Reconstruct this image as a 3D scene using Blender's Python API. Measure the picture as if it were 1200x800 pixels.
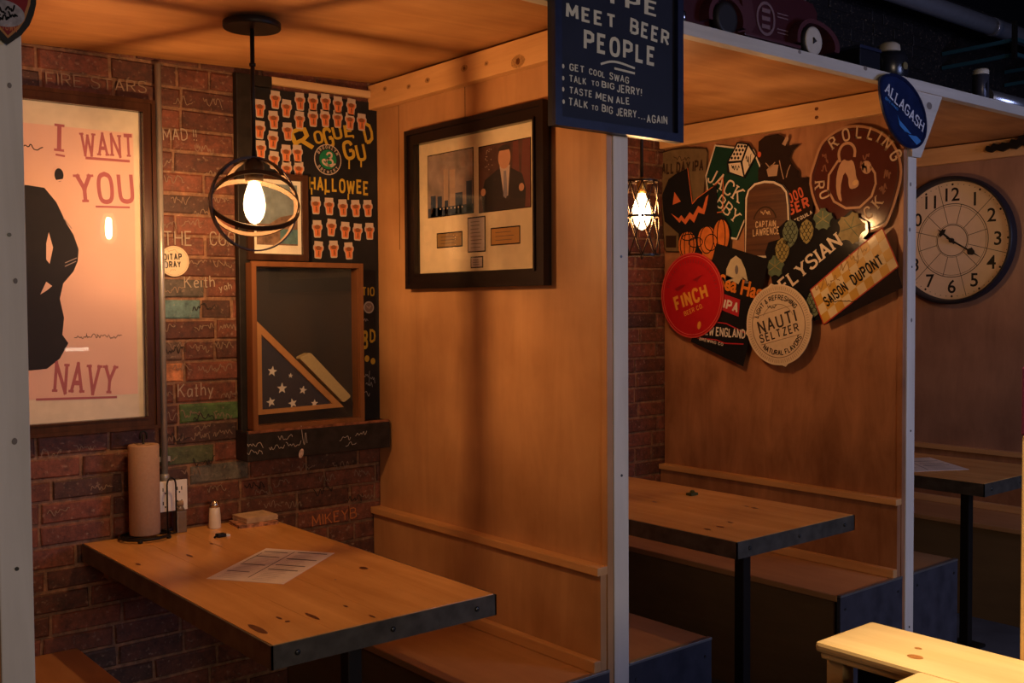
import bpy, bmesh, math, random
from mathutils import Vector, Matrix

scene = bpy.context.scene
for o in list(bpy.data.objects):
    bpy.data.objects.remove(o)
COL = scene.collection
rnd = random.Random(7)

# ------------------------------------------------------------------ camera
H = 1.485                       # eye height; the brick wall stands 3.277 m ahead
FPX = 1221.71                   # focal length in pixels of a 1200 px wide frame
RT = Vector((0.7709782889, -0.6368326409, -0.0060552041))
UP = Vector((0.0268534432, 0.0230076219, 0.9993745754))
FW = Vector((0.6362950342, 0.7706587032, -0.0348395262))
CAM = Vector((0, 0, H))
cd = bpy.data.cameras.new('camera'); cam = bpy.data.objects.new('camera', cd); COL.objects.link(cam)
cd.sensor_width = 36; cd.lens = 36 * FPX / 1200; cd.clip_start = .02
cam.matrix_world = Matrix(((RT.x, UP.x, -FW.x, 0), (RT.y, UP.y, -FW.y, 0), (RT.z, UP.z, -FW.z, H), (0, 0, 0, 1)))
scene.camera = cam

# ------------------------------------------------------------------ world, light, exposure
w = bpy.data.worlds.new('world'); scene.world = w; w.use_nodes = True
w.node_tree.nodes['Background'].inputs[0].default_value = (.35, .42, .8, 1)
w.node_tree.nodes['Background'].inputs[1].default_value = .012
vs = scene.view_settings
vs.view_transform = 'Standard'; vs.look = 'None'; vs.gamma = 1; vs.exposure = 0; vs.use_curve_mapping = False
BULB_STRENGTH = 1250
BULB_COLOR = (1, .515, .195)

def area(name, loc, target, size, power, color, sy=None):
    l = bpy.data.lights.new(name, 'AREA'); l.energy = power; l.color = color; l.size = size
    if sy: l.shape = 'RECTANGLE'; l.size_y = sy
    o = bpy.data.objects.new(name, l); COL.objects.link(o); o.location = loc
    o.rotation_euler = (Vector(target) - Vector(loc)).to_track_quat('-Z', 'Y').to_euler()
    return o
area('cool_aisle_light', (4.3, -1.3, 1.9), (4.3, 2.4, 1.3), 1.0, 34, (.46, .54, 1))  # bluish light on the aisle side, source unseen
area('bar_room_light', (.4, -3.2, 1.9), (2.2, 2.1, 1.4), 1.2, 46, (1, .75, .53))
sl = bpy.data.lights.new('counter_spot', 'SPOT'); sl.energy = 300; sl.color = (1, .76, .44); sl.spot_size = math.radians(42); sl.spot_blend = .8; sl.shadow_soft_size = .04
so = bpy.data.objects.new('counter_spot', sl); COL.objects.link(so); so.location = (1.92, .74, 2.75)

# ------------------------------------------------------------------ helpers: materials
def new_mat(name):
    m = bpy.data.materials.new(name); m.use_nodes = True
    nt = m.node_tree; return m, nt, nt.nodes['Principled BSDF']
def setin(b, **k):
    for n, v in k.items():
        b.inputs[n.replace('_', ' ')].default_value = v
MATS = {}
def plain(name, color, rough=.6, metal=0, var=.12, scale=30, bump=0, spec=.22):
    if name in MATS: return MATS[name]
    m, nt, b = new_mat(name)
    tc = nt.nodes.new('ShaderNodeTexCoord'); n = nt.nodes.new('ShaderNodeTexNoise'); n.inputs['Scale'].default_value = scale; n.inputs['Detail'].default_value = 5
    nt.links.new(tc.outputs['Object'], n.inputs['Vector'])
    r = nt.nodes.new('ShaderNodeValToRGB')
    c = color
    r.color_ramp.elements[0].position = .3; r.color_ramp.elements[1].position = .7
    r.color_ramp.elements[0].color = (*[x * (1 - var) for x in c], 1); r.color_ramp.elements[1].color = (*[min(1, x * (1 + var)) for x in c], 1)
    nt.links.new(n.outputs['Fac'], r.inputs['Fac']); nt.links.new(r.outputs['Color'], b.inputs['Base Color'])
    b.inputs['Roughness'].default_value = rough; b.inputs['Metallic'].default_value = metal
    b.inputs['Specular IOR Level'].default_value = spec
    if bump:
        bp = nt.nodes.new('ShaderNodeBump'); bp.inputs['Strength'].default_value = bump; bp.inputs['Distance'].default_value = .002
        nt.links.new(n.outputs['Fac'], bp.inputs['Height']); nt.links.new(bp.outputs['Normal'], b.inputs['Normal'])
    MATS[name] = m; return m
def wood(name, c1, c2, axis='x', across=26, along=1.6, rough=.5, knots=0, blotch=.35, spec=.4, bump=.15):
    if name in MATS: return MATS[name]
    m, nt, b = new_mat(name)
    N = nt.nodes.new; L = nt.links.new
    tc = N('ShaderNodeTexCoord'); mp = N('ShaderNodeMapping')
    mp.inputs['Scale'].default_value = tuple(along if a == axis else across for a in 'xyz')
    L(tc.outputs['Object'], mp.inputs['Vector'])
    n = N('ShaderNodeTexNoise'); n.inputs['Scale'].default_value = 1; n.inputs['Detail'].default_value = 8; n.inputs['Roughness'].default_value = .62; n.inputs['Distortion'].default_value = .6
    L(mp.outputs['Vector'], n.inputs['Vector'])
    n2 = N('ShaderNodeTexNoise'); n2.inputs['Scale'].default_value = 3.2; n2.inputs['Detail'].default_value = 4
    L(tc.outputs['Object'], n2.inputs['Vector'])
    mix = N('ShaderNodeMath'); mix.operation = 'MULTIPLY_ADD'; mix.inputs[1].default_value = 1 - blotch
    mul = N('ShaderNodeMath'); mul.operation = 'MULTIPLY'; mul.inputs[1].default_value = blotch
    L(n2.outputs['Fac'], mul.inputs[0]); L(n.outputs['Fac'], mix.inputs[0]); L(mul.outputs[0], mix.inputs[2])
    r = N('ShaderNodeValToRGB'); r.color_ramp.elements[0].position = .34; r.color_ramp.elements[1].position = .66
    r.color_ramp.elements[0].color = (*c1, 1); r.color_ramp.elements[1].color = (*c2, 1)
    L(mix.outputs[0], r.inputs['Fac'])
    out = r.outputs['Color']
    if knots:
        mk = N('ShaderNodeMapping'); mk.inputs['Scale'].default_value = tuple(.6 if a == axis else 1 for a in 'xyz'); L(tc.outputs['Object'], mk.inputs['Vector'])
        v = N('ShaderNodeTexVoronoi'); v.inputs['Scale'].default_value = knots; L(mk.outputs['Vector'], v.inputs['Vector'])
        kr = N('ShaderNodeValToRGB'); kr.color_ramp.elements[0].position = .10; kr.color_ramp.elements[1].position = .17
        kr.color_ramp.elements[0].color = (1, 1, 1, 1); kr.color_ramp.elements[1].color = (0, 0, 0, 1)
        L(v.outputs['Distance'], kr.inputs['Fac'])
        mx = N('ShaderNodeMixRGB'); L(kr.outputs['Color'], mx.inputs['Fac']); L(out, mx.inputs['Color1']); mx.inputs['Color2'].default_value = (c1[0] * .22, c1[1] * .16, c1[2] * .12, 1)
        out = mx.outputs['Color']
    L(out, b.inputs['Base Color']); b.inputs['Roughness'].default_value = rough; b.inputs['Specular IOR Level'].default_value = spec
    bp = N('ShaderNodeBump'); bp.inputs['Strength'].default_value = bump; bp.inputs['Distance'].default_value = .001
    L(n.outputs['Fac'], bp.inputs['Height']); L(bp.outputs['Normal'], b.inputs['Normal'])
    MATS[name] = m; return m
def emis(name, color, strength):
    if name in MATS: return MATS[name]
    m, nt, b = new_mat(name)
    setin(b, Base_Color=(*color, 1), Emission_Color=(*color, 1), Emission_Strength=strength)
    MATS[name] = m; return m
def glass(name, ior=1.3, tint=(1, 1, 1)):
    if name in MATS: return MATS[name]
    m = bpy.data.materials.new(name); m.use_nodes = True; nt = m.node_tree
    for n in list(nt.nodes): nt.nodes.remove(n)
    o = nt.nodes.new('ShaderNodeOutputMaterial'); t = nt.nodes.new('ShaderNodeBsdfTransparent'); g = nt.nodes.new('ShaderNodeBsdfGlossy')
    t.inputs['Color'].default_value = (*tint, 1); g.inputs['Roughness'].default_value = .012
    f = nt.nodes.new('ShaderNodeFresnel'); gm = nt.nodes.new('ShaderNodeNewGeometry'); mr = nt.nodes.new('ShaderNodeMapRange')   # same reflectance on both faces of the pane
    mr.inputs['To Min'].default_value = ior; mr.inputs['To Max'].default_value = 1 / ior
    nt.links.new(gm.outputs['Backfacing'], mr.inputs['Value']); nt.links.new(mr.outputs['Result'], f.inputs['IOR']); mx = nt.nodes.new('ShaderNodeMixShader')
    nt.links.new(f.outputs[0], mx.inputs[0]); nt.links.new(t.outputs[0], mx.inputs[1]); nt.links.new(g.outputs[0], mx.inputs[2]); nt.links.new(mx.outputs[0], o.inputs[0])
    MATS[name] = m; return m
def frosted(name, color, strength):
    """clear bulb glass that glows: light passes through, the wall itself shines a little"""
    if name in MATS: return MATS[name]
    m = bpy.data.materials.new(name); m.use_nodes = True; nt = m.node_tree
    for n in list(nt.nodes): nt.nodes.remove(n)
    o = nt.nodes.new('ShaderNodeOutputMaterial'); t = nt.nodes.new('ShaderNodeBsdfTransparent'); e = nt.nodes.new('ShaderNodeEmission'); ad = nt.nodes.new('ShaderNodeAddShader')
    e.inputs[0].default_value = (*color, 1); e.inputs[1].default_value = strength
    nt.links.new(t.outputs[0], ad.inputs[0]); nt.links.new(e.outputs[0], ad.inputs[1]); nt.links.new(ad.outputs[0], o.inputs[0])
    MATS[name] = m; return m
def P(name, *rgb, rough=.5, **k): return plain(name, rgb, rough, var=k.pop('var', .06), **k)

# ------------------------------------------------------------------ helpers: mesh builder
def chaikin(p, it=2, closed=False):
    for _ in range(it):
        q = []
        n = len(p)
        if not closed: q.append(p[0])
        for i in range(n if closed else n - 1):
            a, b = p[i], p[(i + 1) % n]
            q.append(tuple(.75 * x + .25 * y for x, y in zip(a, b))); q.append(tuple(.25 * x + .75 * y for x, y in zip(a, b)))
        if not closed: q.append(p[-1])
        p = q
    return p
def area2(p): return sum(p[i][0] * p[(i + 1) % len(p)][1] - p[(i + 1) % len(p)][0] * p[i][1] for i in range(len(p)))

class MB:
    def __init__(s): s.v = []; s.f = []; s.m = []; s.mi = 0; s.smooth = []
    def quad(s, a, b, c, d): n = len(s.v); s.v += [Vector(a), Vector(b), Vector(c), Vector(d)]; s.face(n, n + 1, n + 2, n + 3)
    def face(s, *i, sm=False): s.f.append(i); s.m.append(s.mi); s.smooth.append(sm)
    def box(s, x0, x1, y0, y1, z0, z1, bev=0.0):
        if bev <= 0:
            n = len(s.v)
            for z in (z0, z1):
                for (x, y) in ((x0, y0), (x1, y0), (x1, y1), (x0, y1)): s.v.append(Vector((x, y, z)))
            for q in ((3, 2, 1, 0), (4, 5, 6, 7), (0, 1, 5, 4), (1, 2, 6, 5), (2, 3, 7, 6), (3, 0, 4, 7)): s.face(*[n + i for i in q])
            return s
        bm = bmesh.new(); bmesh.ops.create_cube(bm, size=1)
        for v in bm.verts: v.co = Vector(((x0 + x1) / 2 + v.co.x * (x1 - x0), (y0 + y1) / 2 + v.co.y * (y1 - y0), (z0 + z1) / 2 + v.co.z * (z1 - z0)))
        bmesh.ops.bevel(bm, geom=bm.edges[:], offset=bev, segments=2, affect='EDGES', profile=.6)
        s.addbm(bm); return s
    def addbm(s, bm, sm=False):
        n = len(s.v); bm.verts.index_update()
        for v in bm.verts: s.v.append(v.co.copy())
        for f in bm.faces: s.face(*[n + v.index for v in f.verts], sm=sm)
        bm.free()
    def prism(s, pl, pts, h0, h1, flat=False):
        """polygon in plane coordinates pushed from height h0 to h1 over the plane"""
        if area2(pts) < 0: pts = pts[::-1]
        n = len(s.v); k = len(pts)
        for p in pts: s.v.append(pl.at(p[0], p[1], h1))
        s.face(*range(n, n + k))
        if not flat:
            for p in pts: s.v.append(pl.at(p[0], p[1], h0))
            s.face(*reversed(range(n + k, n + 2 * k)))
            for i in range(k):
                j = (i + 1) % k; s.face(n + i, n + k + i, n + k + j, n + j)
        return s
    def flat(s, pl, pts, h): return s.prism(pl, pts, h, h, True)
    def band(s, pl, outer, inner, h0, h1):
        """ring between two outlines with the same point count"""
        k = len(outer); n = len(s.v)
        for h in (h0, h1):
            for p in outer: s.v.append(pl.at(p[0], p[1], h))
            for p in inner: s.v.append(pl.at(p[0], p[1], h))
        for i in range(k):
            j = (i + 1) % k
            o0, o1, i0, i1 = n + i, n + j, n + k + i, n + k + j; t = 2 * k
            s.face(o0 + t, o1 + t, i1 + t, i0 + t); s.face(o0, o1, o1 + t, o0 + t); s.face(i1, i0, i0 + t, i1 + t); s.face(o1, o0, i0, i1)
        return s
    def tube(s, pts, r, n=8, closed=False, cap=True):
        pts = [Vector(p) for p in pts]; base = len(s.v); k = len(pts); up = None
        for i, p in enumerate(pts):
            t = (pts[(i + 1) % k] - pts[i - 1]) if closed else (pts[min(i + 1, k - 1)] - pts[max(i - 1, 0)])
            t.normalize()
            if up is None:
                up = Vector((0, 0, 1)) if abs(t.z) < .9 else Vector((1, 0, 0))
            a = t.cross(up)
            if a.length < 1e-4: a = t.cross(Vector((0, 1, 0)))
            a.normalize(); b = a.cross(t); up = b
            rr = r[i] if isinstance(r, (list, tuple)) else r
            for j in range(n):
                q = 2 * math.pi * j / n; s.v.append(p + (a * math.cos(q) + b * math.sin(q)) * rr)
        for i in range(k if closed else k - 1):
            for j in range(n):
                i2 = (i + 1) % k; j2 = (j + 1) % n
                s.face(base + i * n + j, base + i * n + j2, base + i2 * n + j2, base + i2 * n + j, sm=True)
        if cap and not closed:
            s.face(*[base + j for j in reversed(range(n))]); s.face(*[base + (k - 1) * n + j for j in range(n)])
        return s
    def lathe(s, c, prof, n=24, axis='z', cap=True):
        base = len(s.v); c = Vector(c)
        for (r, z) in prof:
            for j in range(n):
                q = 2 * math.pi * j / n
                d = {'z': Vector((r * math.cos(q), r * math.sin(q), z)), 'y': Vector((r * math.cos(q), z, r * math.sin(q))), 'x': Vector((z, r * math.cos(q), r * math.sin(q)))}[axis]
                s.v.append(c + d)
        for i in range(len(prof) - 1):
            for j in range(n):
                j2 = (j + 1) % n; s.face(base + i * n + j, base + i * n + j2, base + (i + 1) * n + j2, base + (i + 1) * n + j, sm=True)
        if cap:
            s.face(*[base + j for j in reversed(range(n))]); s.face(*[base + (len(prof) - 1) * n + j for j in range(n)])
        return s
    def hoop(s, c, axis, r, width, thick, n=56, a0=0, a1=2 * math.pi):
        """flat metal strap bent into a ring about an axis"""
        c = Vector(c); ax = Vector(axis).normalized(); u = ax.cross(Vector((0, 0, 1)))
        if u.length < .05: u = ax.cross(Vector((1, 0, 0)))
        u.normalize(); v = ax.cross(u); base = len(s.v); full = a1 - a0 > 6.28; k_ = n if full else n + 1
        for i in range(k_):
            q = a0 + (a1 - a0) * i / n; d = u * math.cos(q) + v * math.sin(q)
            for (rr, hh) in ((r, -width / 2), (r, width / 2), (r - thick, width / 2), (r - thick, -width / 2)): s.v.append(c + d * rr + ax * hh)
        for i in range(n):
            a = base + 4 * i; b = base + 4 * ((i + 1) % k_)
            for k in range(4):
                k2 = (k + 1) % 4; s.face(a + k, b + k, b + k2, a + k2, sm=False)
        if not full: s.face(base, base + 1, base + 2, base + 3); e = base + 4 * n; s.face(e + 3, e + 2, e + 1, e)
        return s
    def build(s, name, mats, parent=None, loc=None, smooth=False, normals=True):
        me = bpy.data.meshes.new(name)
        if parent is not None:
            q = parent
            org = Vector((0, 0, 0))
            while q is not None: org += q.location; q = q.parent
            off = Vector((0, 0, 0))
        else:
            if loc is None:
                xs = [v.x for v in s.v]; ys = [v.y for v in s.v]; zs = [v.z for v in s.v]
                loc = ((min(xs) + max(xs)) / 2, (min(ys) + max(ys)) / 2, min(zs))
            org = Vector(loc)
        me.from_pydata([tuple(v - org) for v in s.v], [], s.f)
        if not isinstance(mats, (list, tuple)): mats = [mats]
        for m in mats: me.materials.append(m)
        me.polygons.foreach_set('material_index', s.m)
        me.polygons.foreach_set('use_smooth', [bool(x or smooth) for x in s.smooth])
        me.update()
        if normals and len(s.f) < 60000:
            bm = bmesh.new(); bm.from_mesh(me); bmesh.ops.recalc_face_normals(bm, faces=bm.faces[:]); bm.to_mesh(me); bm.free()
        o = bpy.data.objects.new(name, me); COL.objects.link(o)
        if parent is not None: o.parent = parent
        else: o.location = org
        return o

class Plane:
    def __init__(s, o, u, v): s.o = Vector(o); s.u = Vector(u).normalized(); s.v = Vector(v).normalized(); s.n = s.u.cross(s.v)
    def at(s, a, b, h=0): return s.o + s.u * a + s.v * b + s.n * h
    def px(s, x, y):
        """the point of this plane that the photograph shows at pixel x, y"""
        d = RT * (x - 600) + UP * (400 - y) + FW * FPX
        t = (s.o - CAM).dot(s.n) / d.dot(s.n); p = CAM + d * t - s.o
        return (p.dot(s.u), p.dot(s.v))
    def pxs(s, *pts): return [s.px(*p) for p in pts]
WALL = Plane((0, 3.277, 0), (1, 0, 0), (0, 0, 1))
def wallp(y): return Plane((0, y, 0), (1, 0, 0), (0, 0, 1))
def sidep(x): return Plane((x, 0, 0), (0, -1, 0), (0, 0, 1))
def topp(z): return Plane((0, 0, z), (1, 0, 0), (0, 1, 0))

def tag(o, label=None, cat=None, group=None, kind=None):
    if label: o['label'] = label
    if cat: o['category'] = cat
    if group: o['group'] = group
    if kind: o['kind'] = kind
    return o
def thing(name, label, cat, loc, group=None):
    o = bpy.data.objects.new(name, None); COL.objects.link(o); o.location = loc; o.empty_display_size = .05
    return tag(o, label, cat, group)
def copy_tree(o, parent=None):
    c = o.copy(); COL.objects.link(c)
    if parent is not None: c.parent = parent
    for ch in list(o.children): copy_tree(ch, c)
    return c
def ell(c, a, b, rot=0, n=40, a0=0, a1=2 * math.pi, full=True):
    out = []
    for i in range(n if full else n + 1):
        q = a0 + (a1 - a0) * i / n; x, y = a * math.cos(q), b * math.sin(q)
        out.append((c[0] + x * math.cos(rot) - y * math.sin(rot), c[1] + x * math.sin(rot) + y * math.cos(rot)))
    return out
def shrink(p, d):
    """inset a convex-ish outline towards its centre by about d"""
    cx = sum(q[0] for q in p) / len(p); cy = sum(q[1] for q in p) / len(p); out = []
    for x, y in p:
        L = math.hypot(x - cx, y - cy); out.append((cx + (x - cx) * (1 - d / L), cy + (y - cy) * (1 - d / L)))
    return out
def stroke(pts, wd, joints=True):
    """ribbon of even width along a polyline; sharp corners start a new ribbon"""
    q = [pts[0]]
    for p in pts[1:]:
        if math.hypot(p[0] - q[-1][0], p[1] - q[-1][1]) > 1e-6: q.append(p)
    polys = []; closed = len(q) > 3 and math.hypot(q[0][0] - q[-1][0], q[0][1] - q[-1][1]) < 1e-6
    runs = [[q[0]]]
    for k in range(1, len(q)):
        runs[-1].append(q[k])
        if k < len(q) - 1:
            a = math.atan2(q[k][1] - q[k - 1][1], q[k][0] - q[k - 1][0]); b = math.atan2(q[k + 1][1] - q[k][1], q[k + 1][0] - q[k][0])
            if abs((b - a + math.pi) % (2 * math.pi) - math.pi) > 1.2: runs.append([q[k]])
    one = len(runs) == 1
    for r in runs:
        L = []; R_ = []
        n = len(r)
        for k in range(n):
            if k == 0: d0 = d1 = (r[1][0] - r[0][0], r[1][1] - r[0][1])
            elif k == n - 1: d0 = d1 = (r[k][0] - r[k - 1][0], r[k][1] - r[k - 1][1])
            else: d0 = (r[k][0] - r[k - 1][0], r[k][1] - r[k - 1][1]); d1 = (r[k + 1][0] - r[k][0], r[k + 1][1] - r[k][1])
            if one and closed and k in (0, n - 1): d0 = (r[-1][0] - r[-2][0], r[-1][1] - r[-2][1]); d1 = (r[1][0] - r[0][0], r[1][1] - r[0][1])
            a = math.atan2(d0[1], d0[0]); b = math.atan2(d1[1], d1[0]); t = ((b - a + math.pi) % (2 * math.pi) - math.pi) / 2
            s = wd / 2 / max(.55, math.cos(t)); m_ = a + t
            e = wd * .45 if joints and not (one and closed) and k in (0, n - 1) and len(runs) > 1 and not (r is runs[0] and k == 0) and not (r is runs[-1] and k == n - 1) else 0
            sx = -e if k == 0 else e
            ox, oy = math.cos(m_) * sx, math.sin(m_) * sx
            L.append((r[k][0] - math.sin(m_) * s + ox, r[k][1] + math.cos(m_) * s + oy)); R_.append((r[k][0] + math.sin(m_) * s + ox, r[k][1] - math.cos(m_) * s + oy))
        for k in range(n - 1): polys.append([R_[k], R_[k + 1], L[k + 1], L[k]])
    return polys

# ------------------------------------------------------------------ lettering
GL = {
'A': '0,0 3,10 6,0;1.1,3.4 4.9,3.4', 'B': '0,0 0,10 3.4,10 5.2,9 5.2,6.2 3.4,5.2 0,5.2;3.4,5.2 5.7,4.2 5.7,1.1 3.6,0 0,0',
'C': '~6,7.6 5.2,9.6 3.2,10.2 .6,9.4 0,5 .6,.6 3.2,-.2 5.2,.4 6,2.4', 'D': '0,0 0,10 2.6,10 5.3,8.4 6,5 5.3,1.6 2.6,0 0,0',
'E': '5,10 0,10 0,0 5,0;0,5.2 4,5.2', 'F': '5,10 0,10 0,0;0,5.2 4,5.2', 'G': '~6,7.6 5.2,9.6 3.2,10.2 .6,9.4 0,5 .6,.6 3.2,-.2 5.6,.6 6,2.4 6,4.6;6,4.6 3.4,4.6',
'H': '0,0 0,10;5.8,0 5.8,10;0,5.2 5.8,5.2', 'I': '0,0 0,10', 'J': '~4,10 4,5 4,1.4 2.6,-.2 .8,0 0,2', 'K': '0,0 0,10;5.4,10 0,4.4;1.7,6 5.8,0',
'L': '0,10 0,0 4.8,0', 'M': '0,0 .4,10 3.7,2.6 7,10 7.4,0', 'N': '0,0 0,10 5.8,0 5.8,10', 'O': '~3.1,10.2 .6,9.4 0,5 .6,.6 3.1,-.2 5.6,.6 6.2,5 5.6,9.4 3.1,10.2',
'P': '0,0 0,10 3.4,10 5.4,9 5.4,5.8 3.4,4.8 0,4.8', 'Q': '~3.1,10.2 .6,9.4 0,5 .6,.6 3.1,-.2 5.6,.6 6.2,5 5.6,9.4 3.1,10.2;4,2.5 6.4,-.6',
'R': '0,0 0,10 3.4,10 5.4,9 5.4,6 3.4,5 0,5;2.6,5 5.8,0', 'S': '~5.4,8 4.8,9.8 2.8,10.2 .4,9.6 .2,6.6 1.6,5.6 4,4.8 5.6,3.6 5.4,.6 2.8,-.2 .6,.2 0,2',
'T': '0,10 6,10;3,10 3,0', 'U': '~0,10 0,4 .3,.6 3,-.2 5.6,.6 5.8,4 5.8,10', 'V': '0,10 3,0 6,10', 'W': '0,10 2,0 4.2,8.6 6.4,0 8.4,10', 'X': '0,0 5.6,10;0,10 5.6,0',
'Y': '0,10 3,4.8 6,10;3,4.8 3,0', 'Z': '0,10 5.4,10 0,0 5.4,0', '!': '0,3.2 0,10;0,0 0,1', '.': '0,0 0,1', '-': '0,4.6 2.6,4.6', '&': '~5.6,0 1,7.4 1.4,9.8 3.2,9.6 3.4,7.4 .6,4 .2,1 2,-.2 4,.6 5.6,4',
"'": '0,8 0,10', '0': '~2.8,10.2 .4,9.4 0,5 .4,.6 2.8,-.2 5.2,.6 5.6,5 5.2,9.4 2.8,10.2', '7': '0,10 5,10 1.6,0', '1': '0,8 1.8,10 1.8,0', '8': '~2.7,5.3 .4,6.6 .6,9.6 2.7,10.2 4.8,9.6 5,6.6 2.7,5.3 .2,4 .2,.6 2.7,-.2 5.2,.6 5.2,4 2.7,5.3',
'a': '~4.4,5.4 1.4,6.4 0,3 1,-.2 3.6,1 4.4,4;4.4,6 4.4,0', 'e': '~0,3.2 4.2,3.6 3.8,6 1.2,6.4 0,3.4 1,0 4.2,.6', 'i': '0,0 0,6;0,8 0,8.8', 't': '1.4,9 1.4,0 3,0;0,6 3,6', 'h': '0,0 0,10;~0,4.6 2.4,6.6 4,5 4,0', 'y': '0,6 2.2,.6;4.4,6 1,-3',
'g': '~4,6 1,6.4 0,3.4 1.4,.6 4,2;~4,6 4,-2 2,-3.4 0,-2', 's': '~3.4,5.6 .8,6.2 .6,4 3.2,2.8 3,.2 0,.4'}
def glyph(ch, wt, serif):
    """outline polygons of one letter, cap height 1"""
    d = GL.get(ch) or GL.get(ch.upper())
    polys = []; mx = 0
    for part in d.split(';'):
        sm = part[0] == '~'; p = [tuple(float(q) / 10 for q in t.split(',')) for t in part.lstrip('~').split()]
        mx = max(mx, max(q[0] for q in p))
        if sm: p = chaikin(p, 2)
        polys += stroke(p, wt)
        if serif and not sm:
            for e, nb in ((p[0], p[1]), (p[-1], p[-2])):
                if abs(e[1] - nb[1]) > .25 and (abs(e[1]) < .02 or abs(e[1] - 1) < .02):
                    sw = serif; yy = e[1] + (.045 if e[1] < .5 else -.045)
                    polys.append([(e[0] - sw, yy - .045), (e[0] + sw, yy - .045), (e[0] + sw, yy + .045), (e[0] - sw, yy + .045)])
    return polys, mx
def layout(s, wt=.14, gap=.16, serif=0, space=.45, jit=0):
    out = []; x = 0
    for ch in s:
        if ch == ' ': x += space; continue
        g, wd = glyph(ch, wt, serif); dx, dy = (rnd.uniform(-jit, jit), rnd.uniform(-jit, jit)) if jit else (0, 0)
        out.append((x + wt / 2, wd, [[(q[0] + x + wt / 2 + dx * .4, q[1] + dy) for q in p] for p in g])); x += wd + wt + gap
    return out, x - gap
def bfont(s, bold=0, wide=1):
    """the built-in face, as polygons with cap height 1"""
    cu = bpy.data.curves.new('lettering', 'FONT'); cu.body = s; cu.size = 1; cu.offset = bold; cu.resolution_u = 3
    o = bpy.data.objects.new('lettering', cu); COL.objects.link(o)
    dg = bpy.context.evaluated_depsgraph_get(); ev = o.evaluated_get(dg); me = ev.to_mesh()
    polys = [[(me.vertices[i].co.x, me.vertices[i].co.y) for i in f.vertices] for f in me.polygons]
    ev.to_mesh_clear(); bpy.data.objects.remove(o); bpy.data.curves.remove(cu)
    if not polys: return [], 0
    x0 = min(q[0] for p in polys for q in p); x1 = max(q[0] for p in polys for q in p); ch = .69
    return [[((q[0] - x0) / ch * wide, q[1] / ch) for q in p] for p in polys], (x1 - x0) / ch * wide
def text(mb, pl, s, p0, p1, hgt, h, font='hand', wt=.14, serif=0, gap=.16, jit=0, bold=0, space=.45):
    """one line of lettering on plane pl from baseline point p0 to p1 (plane coordinates), hgt metres tall, h above the plane"""
    if font == 'b': polys, wd = bfont(s, bold)
    else:
        lay, wd = layout(s, wt, gap, serif, space, jit); polys = [p for _, _, g in lay for p in g]
    L = math.hypot(p1[0] - p0[0], p1[1] - p0[1]); ux, uy = (p1[0] - p0[0]) / L, (p1[1] - p0[1]) / L; sx = L / wd
    for k, p in enumerate(polys):
        mb.flat(pl, [(p0[0] + ux * q[0] * sx - uy * q[1] * hgt, p0[1] + uy * q[0] * sx + ux * q[1] * hgt) for q in p], h + (k % 9) * 3e-5)
def tpx(mb, pl, s, a, b, hpx, h, **k):
    """the same with the baseline ends and the height read off the photograph"""
    p0, p1 = pl.px(*a), pl.px(*b); q = pl.px(a[0], a[1] - hpx); r = pl.px(b[0], b[1] - hpx)
    L = math.hypot(p1[0] - p0[0], p1[1] - p0[1]); nx, ny = -(p1[1] - p0[1]) / L, (p1[0] - p0[0]) / L
    hg = ((q[0] - p0[0]) * nx + (q[1] - p0[1]) * ny + (r[0] - p1[0]) * nx + (r[1] - p1[1]) * ny) / 2
    text(mb, pl, s, p0, p1, hg, h, **k)
def arc_text(mb, pl, s, c, r, a0, a1, hgt, h, inside=False, rot=0, wt=.14, serif=0, sx=1):
    """letters standing on a circle, angles in degrees clockwise-positive from a0 to a1 (inside = reading along the bottom)"""
    lay, wd = layout(s, wt, .2, serif)
    for x, gw, g in lay:
        t = (x + gw / 2) / wd; q = math.radians(a0 + (a1 - a0) * t)
        d = (math.cos(q), math.sin(q)); up = (-d[0], -d[1]) if inside else d; rt = (up[1], -up[0])
        for p in g:
            mb.flat(pl, [(c[0] + d[0] * r + rt[0] * (z[0] - x - gw / 2) * hgt * sx + up[0] * z[1] * hgt, c[1] + d[1] * r + rt[1] * (z[0] - x - gw / 2) * hgt * sx + up[1] * z[1] * hgt) for z in p], h)
def scribble(mb, pl, c, wd, hg, h, lw=.003, n=5):
    """an illegible scrawl"""
    x = c[0] - wd / 2; pts = []
    for i in range(n * 3):
        pts.append((x + wd * i / (n * 3) + rnd.uniform(-.01, .01) * wd * 3, c[1] + rnd.uniform(-.5, .5) * hg))
    for p in stroke(chaikin(pts, 1), lw, False): mb.flat(pl, p, h)

# ------------------------------------------------------------------ materials
PLY = wood('maple_plywood', (.36, .165, .063), (.62, .335, .15), 'z', across=9, along=1.3, rough=.42, blotch=.6, bump=.05)
PLYX = wood('maple_plywood_soffit', (.34, .14, .045), (.60, .305, .12), 'x', across=14, along=1.6, rough=.45, blotch=.55, bump=.05)
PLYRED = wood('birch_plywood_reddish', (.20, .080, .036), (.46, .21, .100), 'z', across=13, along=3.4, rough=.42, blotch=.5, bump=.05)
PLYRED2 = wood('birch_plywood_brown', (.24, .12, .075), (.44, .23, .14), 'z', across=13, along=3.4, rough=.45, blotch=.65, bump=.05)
PINEY = wood('pine_board', (.56, .29, .11), (.76, .44, .19), 'y', across=16, along=1.3, rough=.5, blotch=.3)
PINEX = wood('pine_lath', (.56, .33, .15), (.74, .50, .27), 'x', across=16, along=1.3, rough=.5, blotch=.3)
TRIM = wood('pine_trim', (.52, .25, .09), (.70, .38, .16), 'y', across=18, along=1.2, rough=.45, blotch=.3)
TOPW = wood('pine_table_top', (.54, .25, .065), (.78, .41, .125), 'y', across=15, along=1.4, rough=.27, blotch=.42, spec=.5)
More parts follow.
